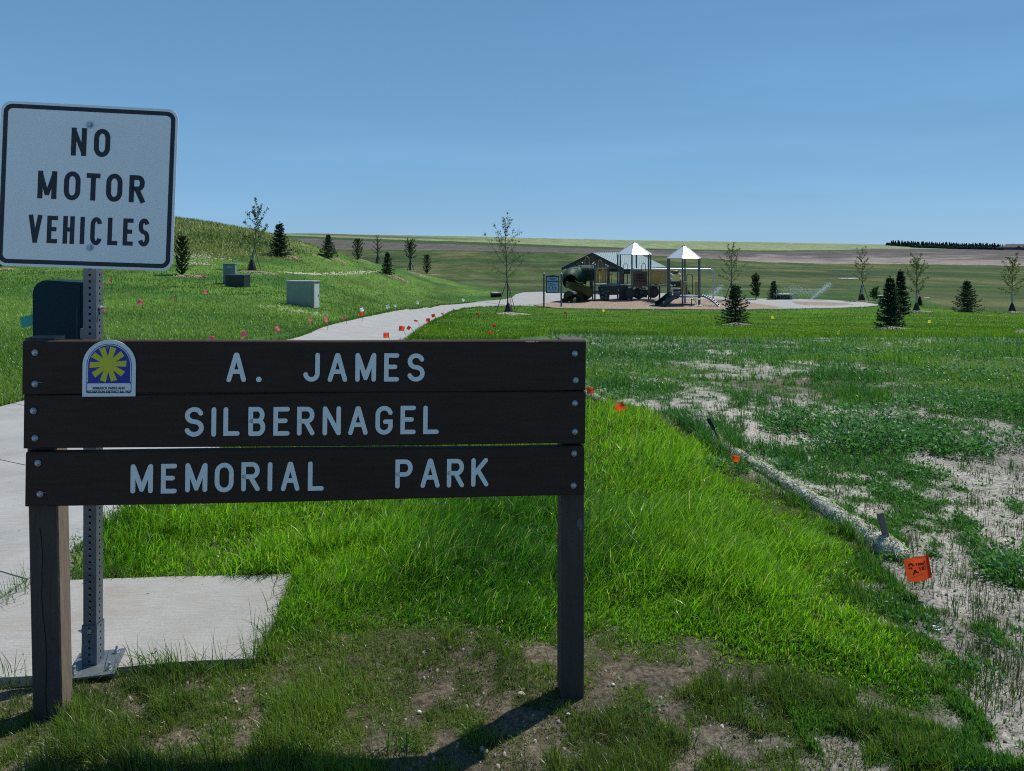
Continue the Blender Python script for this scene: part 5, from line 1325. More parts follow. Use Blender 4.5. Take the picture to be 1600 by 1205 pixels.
stake((1128, 696), (1106.5, 654), 3.2, 'thin leaning stake with black sleeve at the far straw piece', MS, True)
stake((1181, 722), (1165, 702), 4, 'thin leaning stake halfway along the straw roll', MS)
stake((938.5, 627), (940.5, 612), 1.6, 'thin dark rod by the small straw roll end', MS)
# little valve lid
g = G(1462, 984); o = empty('valve_lid', g, label='small round blue grey valve lid lying on the pale soil', cat='valve lid')
mb = MB(); mb.tube([Vector((0, 0, -.01)), Vector((0, 0, .006))], .016, 16, smooth=False); mb.build('lid', mat('blue_grey_cap', (.12, .2, .27), .4), o)
mb = MB(); mb.tube([(.020*math.cos(k*.3927), .020*math.sin(k*.3927), .004) for k in range(16)], .004, 6, closed=True); mb.build('rim', M_BOLT, o)

# ------------------------------------------------------------------ utility cabinets
def cabinet(name, c0, c1, pyt, base_px, depth, label, cat, col, yaw, m=None, slopelid=False):
    g = G(*base_px); s = g.y/F; w = (c1-c0)*s; h = (base_px[1]-pyt)*s; root = empty(name, G((c0+c1)/2, base_px[1]), R(yaw), label=label, cat=cat); root.location.y = g.y+depth/2
    root.location.x = ((c0+c1)/2-CX)/F*g.y; root.location.z = g.z
    mb = MB(); mb.box((0, 0, h/2-.15), (w, depth, h+.25), bev=.012); mb.build('body', m, root)
    return root, w, h
root, w, h = cabinet('control_cabinet', 447, 495, 439, (490, 482.5), .42, 'bare silver metal cabinet on the slope left of the path', 'cabinet', None, -16, mat('bare_sheet_metal', (.25, .285, .265), .42, .65, var=.12, scale=2.5))
mb = MB(); mb.box((0, 0, h-.015), (w+.04, .47, .035), bev=.005); mb.build('lid', mat('pale_lid', (.45, .50, .50), .4, .5), root)
mb = MB(); mb.box((w/2+.006, 0, h/2-.05), (.012, .36, h-.16), bev=.003); dr = mb.build('door', mat('pale_door_panel', (.55, .57, .58), .5, .2), root)
mb = MB(); mb.box((w/2+.02, .10, h*.47), (.014, .03, .09), bev=.003); mb.build('latch', M_GALVD, dr)
mb = MB(); mb.box((-w*.02, -.213, h*.47), (w*.9, .006, h*.86), bev=.002); mb.build('front_panel', MATS['bare_sheet_metal'], root)
root, w, h = cabinet('utility_pedestal', 348, 366, 412, (357, 444), .45, 'taller grey green utility pedestal behind the low black one', 'pedestal', None, 6, mat('grey_green_enamel', (.15, .19, .19), .5, var=.1))
mb = MB(); mb.box((0, 0, h-.02), (w+.03, .48, .05), bev=.01); mb.build('lid', MATS['grey_green_enamel'], root)
mb = MB(); mb.box((.05, -.23, h-.17), (w*.5, .008, .09), bev=.002); mb.build('nameplate', mat('dull_label', (.28, .32, .32), .6), root)
root, w, h = cabinet('utility_box', 352, 385, 430, (380, 449), .5, 'low black utility box in front of the grey green pedestal', 'utility box', None, -14, mat('dark_green_enamel', (.012, .020, .022), .5, var=.1))
mb = MB(); mb.box((0, 0, h-.01), (w+.03, .54, .06), bev=.012); mb.build('lid', mat('dark_green_enamel_lid', (.035, .055, .06), .45), root)
# fallen bucket
g = G(775, 464.5); root = empty('fallen_bucket', g, R(8), label='black bucket lying on its side on the grass above the path bend', cat='bucket'); s = g.y/F
mb = MB(); r1, r2, L_ = 4.4*s, 3.9*s, 15.5*s
n = 16; prof = [(0, r1), (L_*.45, r1*.97), (L_, r2)]; M = Matrix.Translation((-L_/2, 0, r1)) @ Matrix.Rotation(R(90), 4, 'Y')
mb.lathe([(r1*.9, .04), (r1, .0), (r1, L_*.05), (r1*.96, L_*.06), (r2, L_)], n=n, M=M); mb.build('body', mat('black_plastic', (.012, .013, .016), .5), root)
mb = MB(); mb.tube([(-L_/2, r1*math.cos(k*.3927), r1+r1*math.sin(k*.3927)) for k in range(16)], .03, 5, closed=True); mb.build('rim', mat('dark_rim', (.03, .03, .035), .4), root)
# ------------------------------------------------------------------ playground
M_PST = mat('slate_blue_powder_coat', (.085, .105, .135), .4, .2, var=.06)
M_PSTD = mat('dark_slate_powder_coat', (.055, .065, .085), .4, .2, var=.06)
M_CAP = mat('pale_post_cap', (.62, .64, .66), .35, .3)
M_ROOFW = mat('white_steel_roof', (.74, .75, .77), .3, .35, var=.02)
M_GRN = mat('dark_green_plastic', (.017, .052, .038), .6, spec=.2, var=.08)
M_GRN2 = mat('olive_green_plastic', (.028, .052, .020), .6, spec=.2, var=.08)
M_TAN = mat('tan_plastic', (.36, .29, .11), .45, var=.08)
M_GOLD = mat('ochre_plastic', (.40, .25, .05), .45, var=.08)
M_BRN = mat('brown_plastic', (.11, .062, .052), .5, var=.08)
M_DKB = mat('dark_brown_plastic', (.035, .027, .032), .5, var=.08)
M_DECK = mat('dark_coated_deck', (.03, .035, .045), .6)
M_DECKE = mat('deck_edge', (.20, .22, .25), .5)
M_CREAM = mat('cream_plastic', (.62, .58, .36), .45)
M_WHT = mat('white_detail', (.68, .70, .70), .45)
M_ROCK = mat('grey_green_rock_panel', (.075, .105, .10), .7, var=.3, scale=6, bump=.5, bscale=8)
PZ = -2.70
play = empty('play_structure', W(1005, 470, 62), label='large play structure with two white roofed towers, spiral slide and climbers', cat='play structure')
play.location.z = PZ; PO = play.location.copy()
def bp(mb, name, m, parent=play, org=None, **k):
    o_ = PO if org is None else org; mb.v = [v-o_ for v in mb.v]; return mb.build(name, m, parent, **k)
def vpost(px, Y, pyt, r=.062, m=M_PST, parent=play, cap=True, org=None, zb=PZ-.1):
    a = W(px, pyt, Y); mb = MB(); mb.tube([(a.x, Y, zb), (a.x, Y, a.z)], r, 10); o = bp(mb, 'post', m, parent, org)
    if cap: mb = MB(); mb.ball((a.x, Y, a.z), r*1.12, 8, sq=(1, 1, .75)); bp(mb, 'post_cap', M_CAP, o, org)
    return o
def hexpts(cx, cy, r, th): return [(cx+r*math.cos(R(th+60*k)), cy+r*math.sin(R(th+60*k))) for k in range(6)]
def tower(pxc, Y, rpx, th, pye, pya, pyd, deckcol=M_DECK):
    s = Y/F; cx = (pxc-CX)*s; r = rpx*s; zd = W(0, pyd, Y).z; ze = W(0, pye, Y).z; za = W(0, pya, Y).z
    H6 = hexpts(cx, Y, r, th)
    for (x, y) in H6:
        mb = MB(); mb.tube([(x, y, PZ-.1), (x, y, ze+.02)], .062, 10); bp(mb, 'post', M_PST)
    E = hexpts(cx, Y, r*1.08, th); mb = MB(); k0 = 1.0
    top = hexpts(cx, Y, .11, th)
    vs = [(x, y, ze-.06) for x, y in E]+[(x, y, ze) for x, y in E]+[(x, y, za) for x, y in top]
    fs = [(i, (i+1) % 6, 6+(i+1) % 6, 6+i) for i in range(6)]+[(6+i, 6+(i+1) % 6, 12+(i+1) % 6, 12+i) for i in range(6)]+[tuple(range(12, 18)), tuple(range(5, -1, -1))]
    mb.add(vs, fs); rf = bp(mb, 'roof', M_ROOFW)
    mb = MB()
    for i in range(6): mb.tube([Vector((E[i][0], E[i][1], ze+.015)), Vector((top[i][0], top[i][1], za+.02))], .022, 5)
    bp(mb, 'roof_rib', M_WHT, rf)
    mb = MB(); mb.tube([(cx, Y, za), (cx, Y, za+.06)], .12, 8); bp(mb, 'roof_cap', M_WHT, rf)
    mb = MB(); D = hexpts(cx, Y, r*.96, th); mb.add([(x, y, zd) for x, y in D]+[(x, y, zd-.09) for x, y in D], [tuple(range(6)), tuple(range(11, 5, -1))]+[(i, 6+i, 6+(i+1) % 6, (i+1) % 6) for i in range(6)]); bp(mb, 'deck', M_DECKE)
    return H6, cx, zd, ze
T1, c1, zd1, ze1 = tower(991, 65.2, 27.5, 14, 397.2, 379.3, 445)
T2, c2, zd2, ze2 = tower(1068.5, 59.4, 27.2, 14, 403, 384.6, 461.8)
def panel_px(name, x0, x1, y0, y1, Y, m, th=.05, parent=play, bev=.02, Y1=None, org=None):
    a = W(x0, y0, Y); b = W(x1, y1, Y1 or Y); c = (a+b)/2; d = b-a; L_ = math.hypot(d.x, d.y)
    M = Matrix.Translation(c) @ Matrix.Rotation(math.atan2(d.y, d.x), 4, 'Z'); mb = MB(); mb.box((0, 0, 0), (L_, th, abs(d.z)), M=M, bev=bev); return bp(mb, name, m, parent, org)
def bars_px(name, x0, x1, y0, y1, Y, n, m, Y1=None, rail=M_TAN, rw=.022, parent=play):
    a = W(x0, y0, Y); b = W(x1, y0, Y1 or Y); zb_ = W(x0, y1, Y).z; zb2 = W(x1, y1, Y1 or Y).z; mb = MB()
    for k in range(n):
        t = (k+.5)/n; p = a.lerp(b, t); mb.box((p.x, p.y, (p.z+zb_*(1-t)+zb2*t)/2), ((b-a).length/n*.5, .04, p.z-(zb_*(1-t)+zb2*t)))
    mb.tube([a, b], .04, 6); mb.tube([Vector((a.x, a.y, zb_)), Vector((b.x, b.y, zb2))], .035, 6); return bp(mb, name, m, parent)
# tower one front panel with its wording
fy = T1[4][1]
pn = panel_px('activity_panel', 989, 1011.5, 424, 446.5, fy-.02, M_BRN, .06, Y1=fy+.25)
def word(txt, px0, px1, py, hpx, Y, m, parent, name='lettering', Y1=None, org=None):
    cu = bpy.data.curves.new('t', 'FONT'); cu.body = txt; cu.size = 1; cu.offset = .02
    to = bpy.data.objects.new('t', cu); C.objects.link(to); bpy.context.view_layer.update()
    me = bpy.data.meshes.new_from_object(to.evaluated_get(bpy.context.evaluated_depsgraph_get())); bpy.data.objects.remove(to)
    mx_ = max(v.co.x for v in me.vertices); mn = min(v.co.x for v in me.vertices); my = max(v.co.y for v in me.vertices)
    a = W(px0, py, Y); b = W(px1, py, Y1 or Y); o_ = PO if org is None else org; hh = hpx*Y/F
    for v in me.vertices:
        x = (v.co.x-mn)/(mx_-mn); p = a.lerp(b, x); v.co = p+Vector((0, 0, hh*(v.co.y/my-.5)))-o_
    me.materials.clear(); me.materials.append(m); o = bpy.data.objects.new(name, me); C.objects.link(o); o.parent = parent; return o
word('ANIMAL', 993.5, 1006.5, 430, 2.6, fy-.07, M_HOLE, pn, Y1=fy+.1); word('TRACKS', 993.5, 1007, 434, 2.6, fy-.07, M_HOLE, pn, Y1=fy+.1)
mb = MB()
for k in range(7):
    p = W(991.5+k*2.7, 439.3-(k % 2)*1.2, fy-.055+.03*k); mb.ball(p, .045, 6, sq=(1, .3, 1.3))
bp(mb, 'paw_prints', M_HOLE, pn)
# tower one ground level play
panel_px('store_panel', 967, 981, 446.5, 469.5, 64.2, M_DKB, .08); 
def disc(name, px, py, r, Y, m, th=.12, rim=None, parent=play, ax=(0, 1, 0)):
    c = W(px, py, Y); mb = MB(); s = Y/F; A = Vector(ax).normalized(); mb.tube([c-A*th/2, c+A*th/2], r*s, 20, smooth=False); o = bp(mb, name, m, parent)
    if rim:
        x = A.cross(Vector((0, 0, 1))).normalized(); mb = MB(); mb.tube([c-A*(th/2+.01)+(x*math.cos(k*.3142)+Vector((0, 0, 1))*math.sin(k*.3142))*r*s for k in range(20)], .045, 6, closed=True); bp(mb, 'rim', rim, o)
    return o
disc('crawl_panel', 984, 458.5, 7.5, 63.7, M_DECK, .1, M_GRN)
disc('gear_panel', 998, 458.5, 9, 64.4, M_DKB, .08); disc('wheel_panel', 1020, 456.5, 8.5, 65.0, M_DECK, .12, M_DKB)
gp_ = panel_px('gear_board', 988, 1011, 453, 465, 64.2, M_DKB, .06)
for (a, b, r) in ((995, 460, 3.0), (1002.5, 457, 3.4), (1009.5, 459, 2.5), (1000, 450.5, 2.0), (1006, 452, 2)): disc('gear', a, b, r, 64.1, M_ROCK if r > 2.4 else M_WHT, .05, M_GRN, gp_)
mb = MB(); mb.tube([W(999, 449, 64.1), W(1005, 454, 64.1)], .05, 5); bp(mb, 'lever', M_WHT, gp_)
panel_px('wall_panel', 967.5, 973.5, 423, 444, 64.6, M_BRN, .05); panel_px('slide_hood', 974, 984, 421, 428, 65.5, M_DECK, .5)
mb = MB()
for x_ in (974.5, 1002.5):
    mb = MB(); pts = [W(x_+6.5*math.cos(math.pi*k/10)/2+3, 423-8*math.sin(math.pi*k/10)-(4 if 0 < k < 10 else 0), 66) for k in range(11)]; mb.tube([W(x_+6.25, 444, 66)]+pts+[W(x_-.25, 444, 66)], .022, 5); bp(mb, 'entry_arch', M_DKB)
# bridge between the towers
bars_px('bridge_railing', 1016, 1041, 422.5, 443.5, 64.8, 15, M_TAN, 60.6)
bars_px('bridge_railing', 1018, 1039, 424, 443, 66.0, 12, M_TAN, 62.0)
mb = MB(); a = W(1016, 445.5, 65.3); b = W(1041, 445.5, 61.3); zz = zd1-.04; d = (b-a).normalized(); s_ = Vector((-d.y, d.x, 0))*.5
mb.add([a+s_, b+s_, b-s_, a-s_]+[v-Vector((0, 0, .1)) for v in (a+s_, b+s_, b-s_, a-s_)], [(0, 1, 2, 3), (7, 6, 5, 4), (0, 4, 5, 1), (1, 5, 6, 2), (2, 6, 7, 3), (3, 7, 4, 0)]); bp(mb, 'bridge_deck', M_DECKE)
vpost(1030.5, 62.6, 446, .07, M_PSTD, cap=False)
# left module
zc = W(0, 444, 64).z
for (px, Y, t) in ((929.5, 63.4, 413.5), (949.5, 64.2, 416.5), (926, 65.2, 412.5), (946.5, 66.0, 414.5)): vpost(px, Y, t)
mb = MB(); q4 = [W(929, 444, 63.4), W(950, 444, 64.2), W(947, 444, 66.0), W(926, 444, 65.2)]; q4 = [Vector((v.x, v.y, zc)) for v in q4]
mb.add(q4+[v-Vector((0, 0, .1)) for v in q4], [(0, 1, 2, 3), (7, 6, 5, 4), (0, 4, 5, 1), (1, 5, 6, 2), (2, 6, 7, 3), (3, 7, 4, 0)]); bp(mb, 'deck', M_DECKE)
bars_px('barrier', 931.5, 936, 419.5, 442, 63.6, 3, M_GOLD); bars_px('barrier', 940.5, 948, 419.5, 442, 63.9, 4, M_GOLD); bars_px('barrier', 927.5, 946, 419.5, 442, 65.6, 8, M_GOLD)
for (x0, x1, yt, Y) in ((914, 920.5, 401.5, 65.8), (934.5, 940.5, 406.5, 63.7)):
    mb = MB(); w_ = (x1-x0)/2; xm = (x0+x1)/2; pts = [W(x0, 440, Y)]+[W(xm-w_*math.cos(math.pi*k/8), yt+5-5*math.sin(math.pi*k/8), Y) for k in range(9)]+[W(x1, 440, Y)]; mb.tube(pts, .026, 6); bp(mb, 'grab_arch', M_GOLD)
for (a, b) in ((910, 410.8), (927.5, 410.8)): mb = MB(); mb.ball(W(a, b, 64), .06, 8); bp(mb, 'finial', M_CAP)
# rock climbing wall below it
o = [(934.5, 449), (938, 446), (946, 446), (950.5, 452), (952.5, 462), (951.5, 470.5), (939, 470.5), (936.5, 460)]
P_ = [W(a, b, 63.2) for a, b in o]; mb = MB(); nn = len(P_); mb.add([v+Vector((0, -.02*(470-b)*0, 0)) for v, (a, b) in zip(P_, o)]+[v+Vector((0, .12, 0)) for v in P_], [tuple(range(nn)), tuple(range(2*nn-1, nn-1, -1))]+[(i, nn+i, nn+(i+1) % nn, (i+1) % nn) for i in range(nn)])
rk = bp(mb, 'climbing_wall', M_GRN)
for (a, b, r) in ((942, 458, 2.6), (947, 461.5, 2.8), (940.5, 464.5, 2.9), (946.5, 467, 3), (941, 469, 2.2), (945.5, 455, 2.2), (949.5, 456.5, 1.8), (940, 452, 2), (950, 465.5, 1.8)):
    mb = MB(); mb.ball(W(a, b, 63.15), r*63/F, 8, sq=(1, .5, .9)); bp(mb, 'rock_hold', M_ROCK, rk)
# crawl bridge between the left module and tower one
panel_px('crawl_side', 951.5, 964, 447, 461, 64.4, M_BRN, .06)
mb = MB()
for k in range(4): mb.box(W(953.5+k*3, 454, 64.33), (.05, .05, .62))
bp(mb, 'crawl_slats', mat('red_brown_plastic', (.17, .075, .05), .5)); panel_px('crawl_deck', 950.5, 966, 443.3, 446, 64.8, M_DECKE, 1.0)
mb = MB(); mb.tube([W(956, 444, 64.5), W(955, 430, 64.5)], .022, 5); mb.tube([W(951, 429.8, 64.5), W(957.5, 428, 64.5)], .03, 6); bp(mb, 'telescope', M_DECK)
# spiral slide
def trough(name, pts, r, m, hood=False, wall=(-1, 1)):
    P = [W(a, b, Y) for a, b, Y in pts]; Q = []
    for i in range(len(P)-1):      # smooth the centre line
        p0, p1, p2, p3 = P[max(0, i-1)], P[i], P[i+1], P[min(len(P)-1, i+2)]
        for k in range(6):
            t = k/6; Q.append(.5*((2*p1)+(p2-p0)*t+(2*p0-5*p1+4*p2-p3)*t*t+(3*p1-p0-3*p2+p3)*t**3))
    Q.append(P[-1]); n = len(Q); mb = MB(); m_ = 12; vs = []; 
    for i, p in enumerate(Q):
        d = (Q[min(n-1, i+1)]-Q[max(0, i-1)]); d.z *= .3; d.normalize(); sx = d.cross(Vector((0, 0, 1))).normalized(); up = sx.cross(d).normalized()
        for rr_ in (r, r-.045):
            for k in range(m_+1):
                a = math.pi+math.pi*k/m_ if not hood else math.pi*2*k/m_
                vs.append(p+sx*math.cos(a)*rr_+up*(math.sin(a)*rr_*(1 if hood else .8)+(r*.75 if not hood and k in (0, m_) else 0)))
    w_ = 2*(m_+1); fs = []
    for i in range(n-1):
        for k in range(m_):
            a = i*w_+k; fs.append((a, a+1, a+w_+1, a+w_)); b = a+m_+1; fs.append((b, b+w_, b+w_+1, b+1))
        if not hood:
            for k in (0, m_): a = i*w_+k; b = a+m_+1; fs.append((a, a+w_, b+w_, b))
    mb.add(vs, fs, True); return bp(mb, name, m)
trough('spiral_slide', [(914, 438, 64.0), (904, 439, 64.2), (893, 440, 63.9), (889.5, 442.5, 62.9), (895, 446.5, 61.9), (905, 450.5, 61.5), (914, 454.5, 61.9), (918.5, 458.5, 62.8), (915, 462.5, 63.9), (906, 466, 63.8), (898, 468.5, 62.8), (890, 471.5, 61.9), (884, 473.5, 61.4)], .40, M_GRN2)
tube_h = trough('slide_tunnel', [(927.5, 427, 64.2), (918, 427, 64.2), (906, 427, 64.2), (903.5, 427, 64.2)], .66, M_GRN, hood=True)
trough('slide_hood', [(906, 428.5, 64.1), (898, 428.5, 63.8), (892, 430.5, 63.2), (889.8, 435, 62.7), (890.5, 440, 62.5)], .60, M_GRN, hood=True)
mb = MB()
for (x0, y0, x1, y1, Y) in ((912, 418.5, 916, 433, 63.48), (914.6, 418.5, 918.6, 433, 63.48), (917.2, 418.5, 921.2, 433, 63.48), (919.8, 419.5, 923.5, 433, 63.48), (897.5, 419, 901.5, 432, 63.1), (900, 418.5, 904, 431.5, 63.3), (902.3, 419, 905.3, 429, 63.4)):
    mb.tube([W(x0, y0, Y), W(x1, y1, Y)], .028, 5)
bp(mb, 'slide_vents', M_HOLE, tube_h)
mb = MB(); mb.tube([(W(907, 470, 62.7).x, 62.7, PZ-.1), W(906.5, 442, 62.7)], .26, 12); bp(mb, 'slide_column', M_GRN2)
for (a, b, y0) in ((909, 911, 441), (915.5, 914, 441), (923, 920.5, 441)): mb = MB(); mb.tube([W(a, y0, 64.4), W(b, 456, 64.6)], .03, 5); bp(mb, 'brace', M_DECK)
disc('crawl_tunnel', 891.5, 463, 8.2, 65.2, M_DKB, 1.1, M_GRN, ax=(.3, 1, 0)); 
# tower two: small slide, ladder wall, hoops, climbers
def slide2():
    pts = [(1056, 461.5, 59.2), (1050, 463, 58.6), (1044, 467.5, 58.0), (1038, 472.5, 57.5), (1033, 475.5, 57.2), (1029.5, 476.5, 57.0)]
    return trough('small_slide', pts, .34, mat('deep_green_plastic', (.014, .040, .030), .4), False)
slide2()
# arched climber behind
mb = MB(); pts = [W(1046, 463, 61.4), W(1047, 440, 61.4), W(1049, 428, 61.4), W(1053, 424, 61.4), W(1058, 424, 61.4), W(1062, 428, 61.4), W(1064, 440, 61.4), W(1065, 463, 61.4)]; mb.tube(pts, .07, 7); ac = bp(mb, 'arch_climber', M_GOLD)
panel_px('arch_top', 1049, 1061, 423.5, 428, 61.4, M_DKB, .12, ac); panel_px('arch_board', 1043.5, 1063, 439.5, 449, 61.3, M_DECK, .08, ac); panel_px('arch_board', 1052, 1064, 452, 460.5, 61.3, M_DECK, .08, ac)
mb = MB()
for (a, b, c, d) in ((1048, 427.5, 1051, 431), (1047.5, 433, 1049, 436.5), (1047, 445, 1050.5, 447.5), (1060.5, 427, 1063, 430), (1062.2, 434, 1063.2, 437), (1053, 445.5, 1055, 446.5), (1048, 456, 1050, 460)):
    mb.tube([W(a, b, 61.1), W(c, d, 61.1)], .07, 5)
bp(mb, 'white_spots', M_WHT, ac)
mb = MB()
for y_ in (451.5, 456.5): mb.tube([W(1050, y_, 61.1), W(1063, y_, 61.1)], .025, 5)
bp(mb, 'rungs', M_WHT, ac)
for (x0, x1, yt, Y, m) in ((1073, 1082, 428, 60.8, M_DKB), (1068, 1074, 440, 60.2, M_TAN)):
    mb = MB(); w_ = (x1-x0)/2; xm = (x0+x1)/2; pts = [W(x0, 452 if m is M_TAN else 461, Y)]+[W(xm-w_*math.cos(math.pi*k/8), yt+5-5*math.sin(math.pi*k/8), Y) for k in range(9)]+[W(x1, 461, Y)]; mb.tube(pts, .028, 6); bp(mb, 'hoop_rail', m)
bars_px('barrier', 1086, 1090.5, 442, 461, 60.6, 3, M_GOLD); bars_px('barrier', 1068.5, 1071.5, 443, 461, 58.6, 2, M_TAN)
mb = MB(); mb.tube([W(1082, 440, 60.6), W(1091.5, 440, 60.6)], .03, 6); bp(mb, 'rail', M_TAN)
P_ = [W(1072.5, 449, 61.6), W(1080, 460.5, 61.6), W(1072.5, 460.5, 61.6)]; mb = MB(); mb.add(P_+[v+Vector((0, .3, 0)) for v in P_], [(0, 1, 2), (5, 4, 3), (0, 3, 4, 1), (1, 4, 5, 2), (2, 5, 3, 0)]); bp(mb, 'wedge_panel', M_DKB)
# curved ladder down to the right
L1 = []; L2_ = []
for k in range(11):
    t = k/10; px = 1093+33*t; py = 462.5+2*t+18.5*t*t; L1.append(W(px, py, 58.6-2.0*t)); L2_.append(W(px+2.5, py-1.5, 59.6-1.6*t))
mb = MB(); mb.tube(L1, .055, 7); mb.tube(L2_, .055, 7); lad = bp(mb, 'curved_ladder', M_PSTD)
mb = MB()
for k in range(1, 10): mb.tube([L1[k]+Vector((0, 0, .03)), L2_[k]+Vector((0, 0, .03))], .032, 6)
bp(mb, 'rungs', M_WHT, lad)
# cream step pods
mb = MB(); mb.tube([W(1081.5, 463.5, 57.6), W(1086, 470, 57.4), W(1091, 480, 57.2)], .04, 6); st = bp(mb, 'pod_climber', M_CREAM)
for (a, b, r, Y) in ((1087, 467.5, 6.5, 57.8), (1091, 478, 5.8, 57.4), (1086, 479.5, 3.5, 57.3)):
    c = W(a, b, Y); mb = MB(); mb.tube([c+Vector((r*Y/F*math.cos(q_*.5236), r*Y/F*math.sin(q_*.5236)*1.3, 0)) for q_ in range(12)], .045, 6, closed=True); bp(mb, 'step_pod', M_CREAM, st)
mb = MB()
for (a, y0, Y) in ((1080.5, 467, 57.6), (1096, 479, 57.3)): mb.tube([W(a, y0, Y), (W(a, y0, Y).x, Y, PZ-.05)], .03, 6)
bp(mb, 'pod_legs', M_DECK, st)

# swing beam behind the towers
g = W(1114.5, 467, 66.3); sw = empty('swing_frame', (g.x, 66.3, PZ), label='silver swing frame with one long beam behind the two towers', cat='swing frame'); so = sw.location.copy()
zt_ = W(0, 421, 66.3).z; xl = W(976, 420, 66.3).x; xr = g.x; rb = .5
pts = [(xr, 66.3, PZ-.1), (xr, 66.3, zt_-.25), (xr-.07, 66.3, zt_-.08), (xr-.25, 66.3, zt_), (xl, 66.3, zt_)]
mb = MB(); mb.tube(pts, .075, 10); bp(mb, 'frame', mat('silver_pipe', (.42, .46, .52), .35, .5), sw, so)
mb = MB(); mb.tube([(xl+.25, 66.3, zt_), (xl+.25, 66.3, PZ-.1)], .06, 8); bp(mb, 'leg', mat('pale_blue_pipe', (.30, .36, .42), .4, .3), sw, so)
mb = MB(); mb.tube([(xl-.12, 66.3, zt_), (xl+.12, 66.3, zt_)], .11, 10); bp(mb, 'end_cap', M_CAP, sw, so)

# rules board
YB = 57.1; kb = empty('rules_board', (W(863.5, 480, YB).x, YB, PZ), label='playground rules board between two slate posts beside the path', cat='notice board'); ko = kb.location.copy()
for px in (849.8, 877): vpost(px, YB, 427.5, .062, M_PST, kb, True, ko)
brd = panel_px('board', 853, 874, 430.5, 458, YB, M_DECK, .08, kb, .03, org=ko)
a = W(853.6, 431, YB); b = W(873.4, 431, YB); o_ = [(a.x, a.z-.05), (b.x, b.z-.05)]+[(a.x+(b.x-a.x)*(1-k/8), a.z-.05+.10*math.sin(math.pi*k/8)) for k in range(1, 8)]
mb = MB(); mb.prism(o_, YB-.035, YB+.035); bp(mb, 'arched_top', M_DECK, brd, ko)
sheet = panel_px('printed_sheet', 854.6, 872.4, 433, 456.5, YB-.055, mat('pale_blue_print', (.33, .44, .56), .5), .02, brd, .002, org=ko)
def strip_px(x0, x1, y0, y1, m, nm='print_block'): return panel_px(nm, x0, x1, y0, y1, YB-.07, m, .008, sheet, 0, org=ko)
M_INK = mat('dark_print', (.05, .08, .14), .6); M_BLU = mat('blue_band', (.03, .08, .25), .5)
strip_px(854.8, 872.3, 438.8, 441, M_BLU, 'blue_band')
rr = random.Random(2)
for (x0, x1, y, hh) in ((858, 870.5, 434.8, 1.1), (859.5, 867.5, 436.8, .9), (857, 863, 443, .5), (857, 869, 444.6, .4), (857, 866, 446, .4), (856, 871, 453, .35), (859, 868.5, 454.6, .6)): strip_px(x0, x1, y-hh/2, y+hh/2, M_INK)
for x_ in (858, 863.5, 868): strip_px(x_-.9, x_+.9, 448, 451.2, M_INK, 'picture')

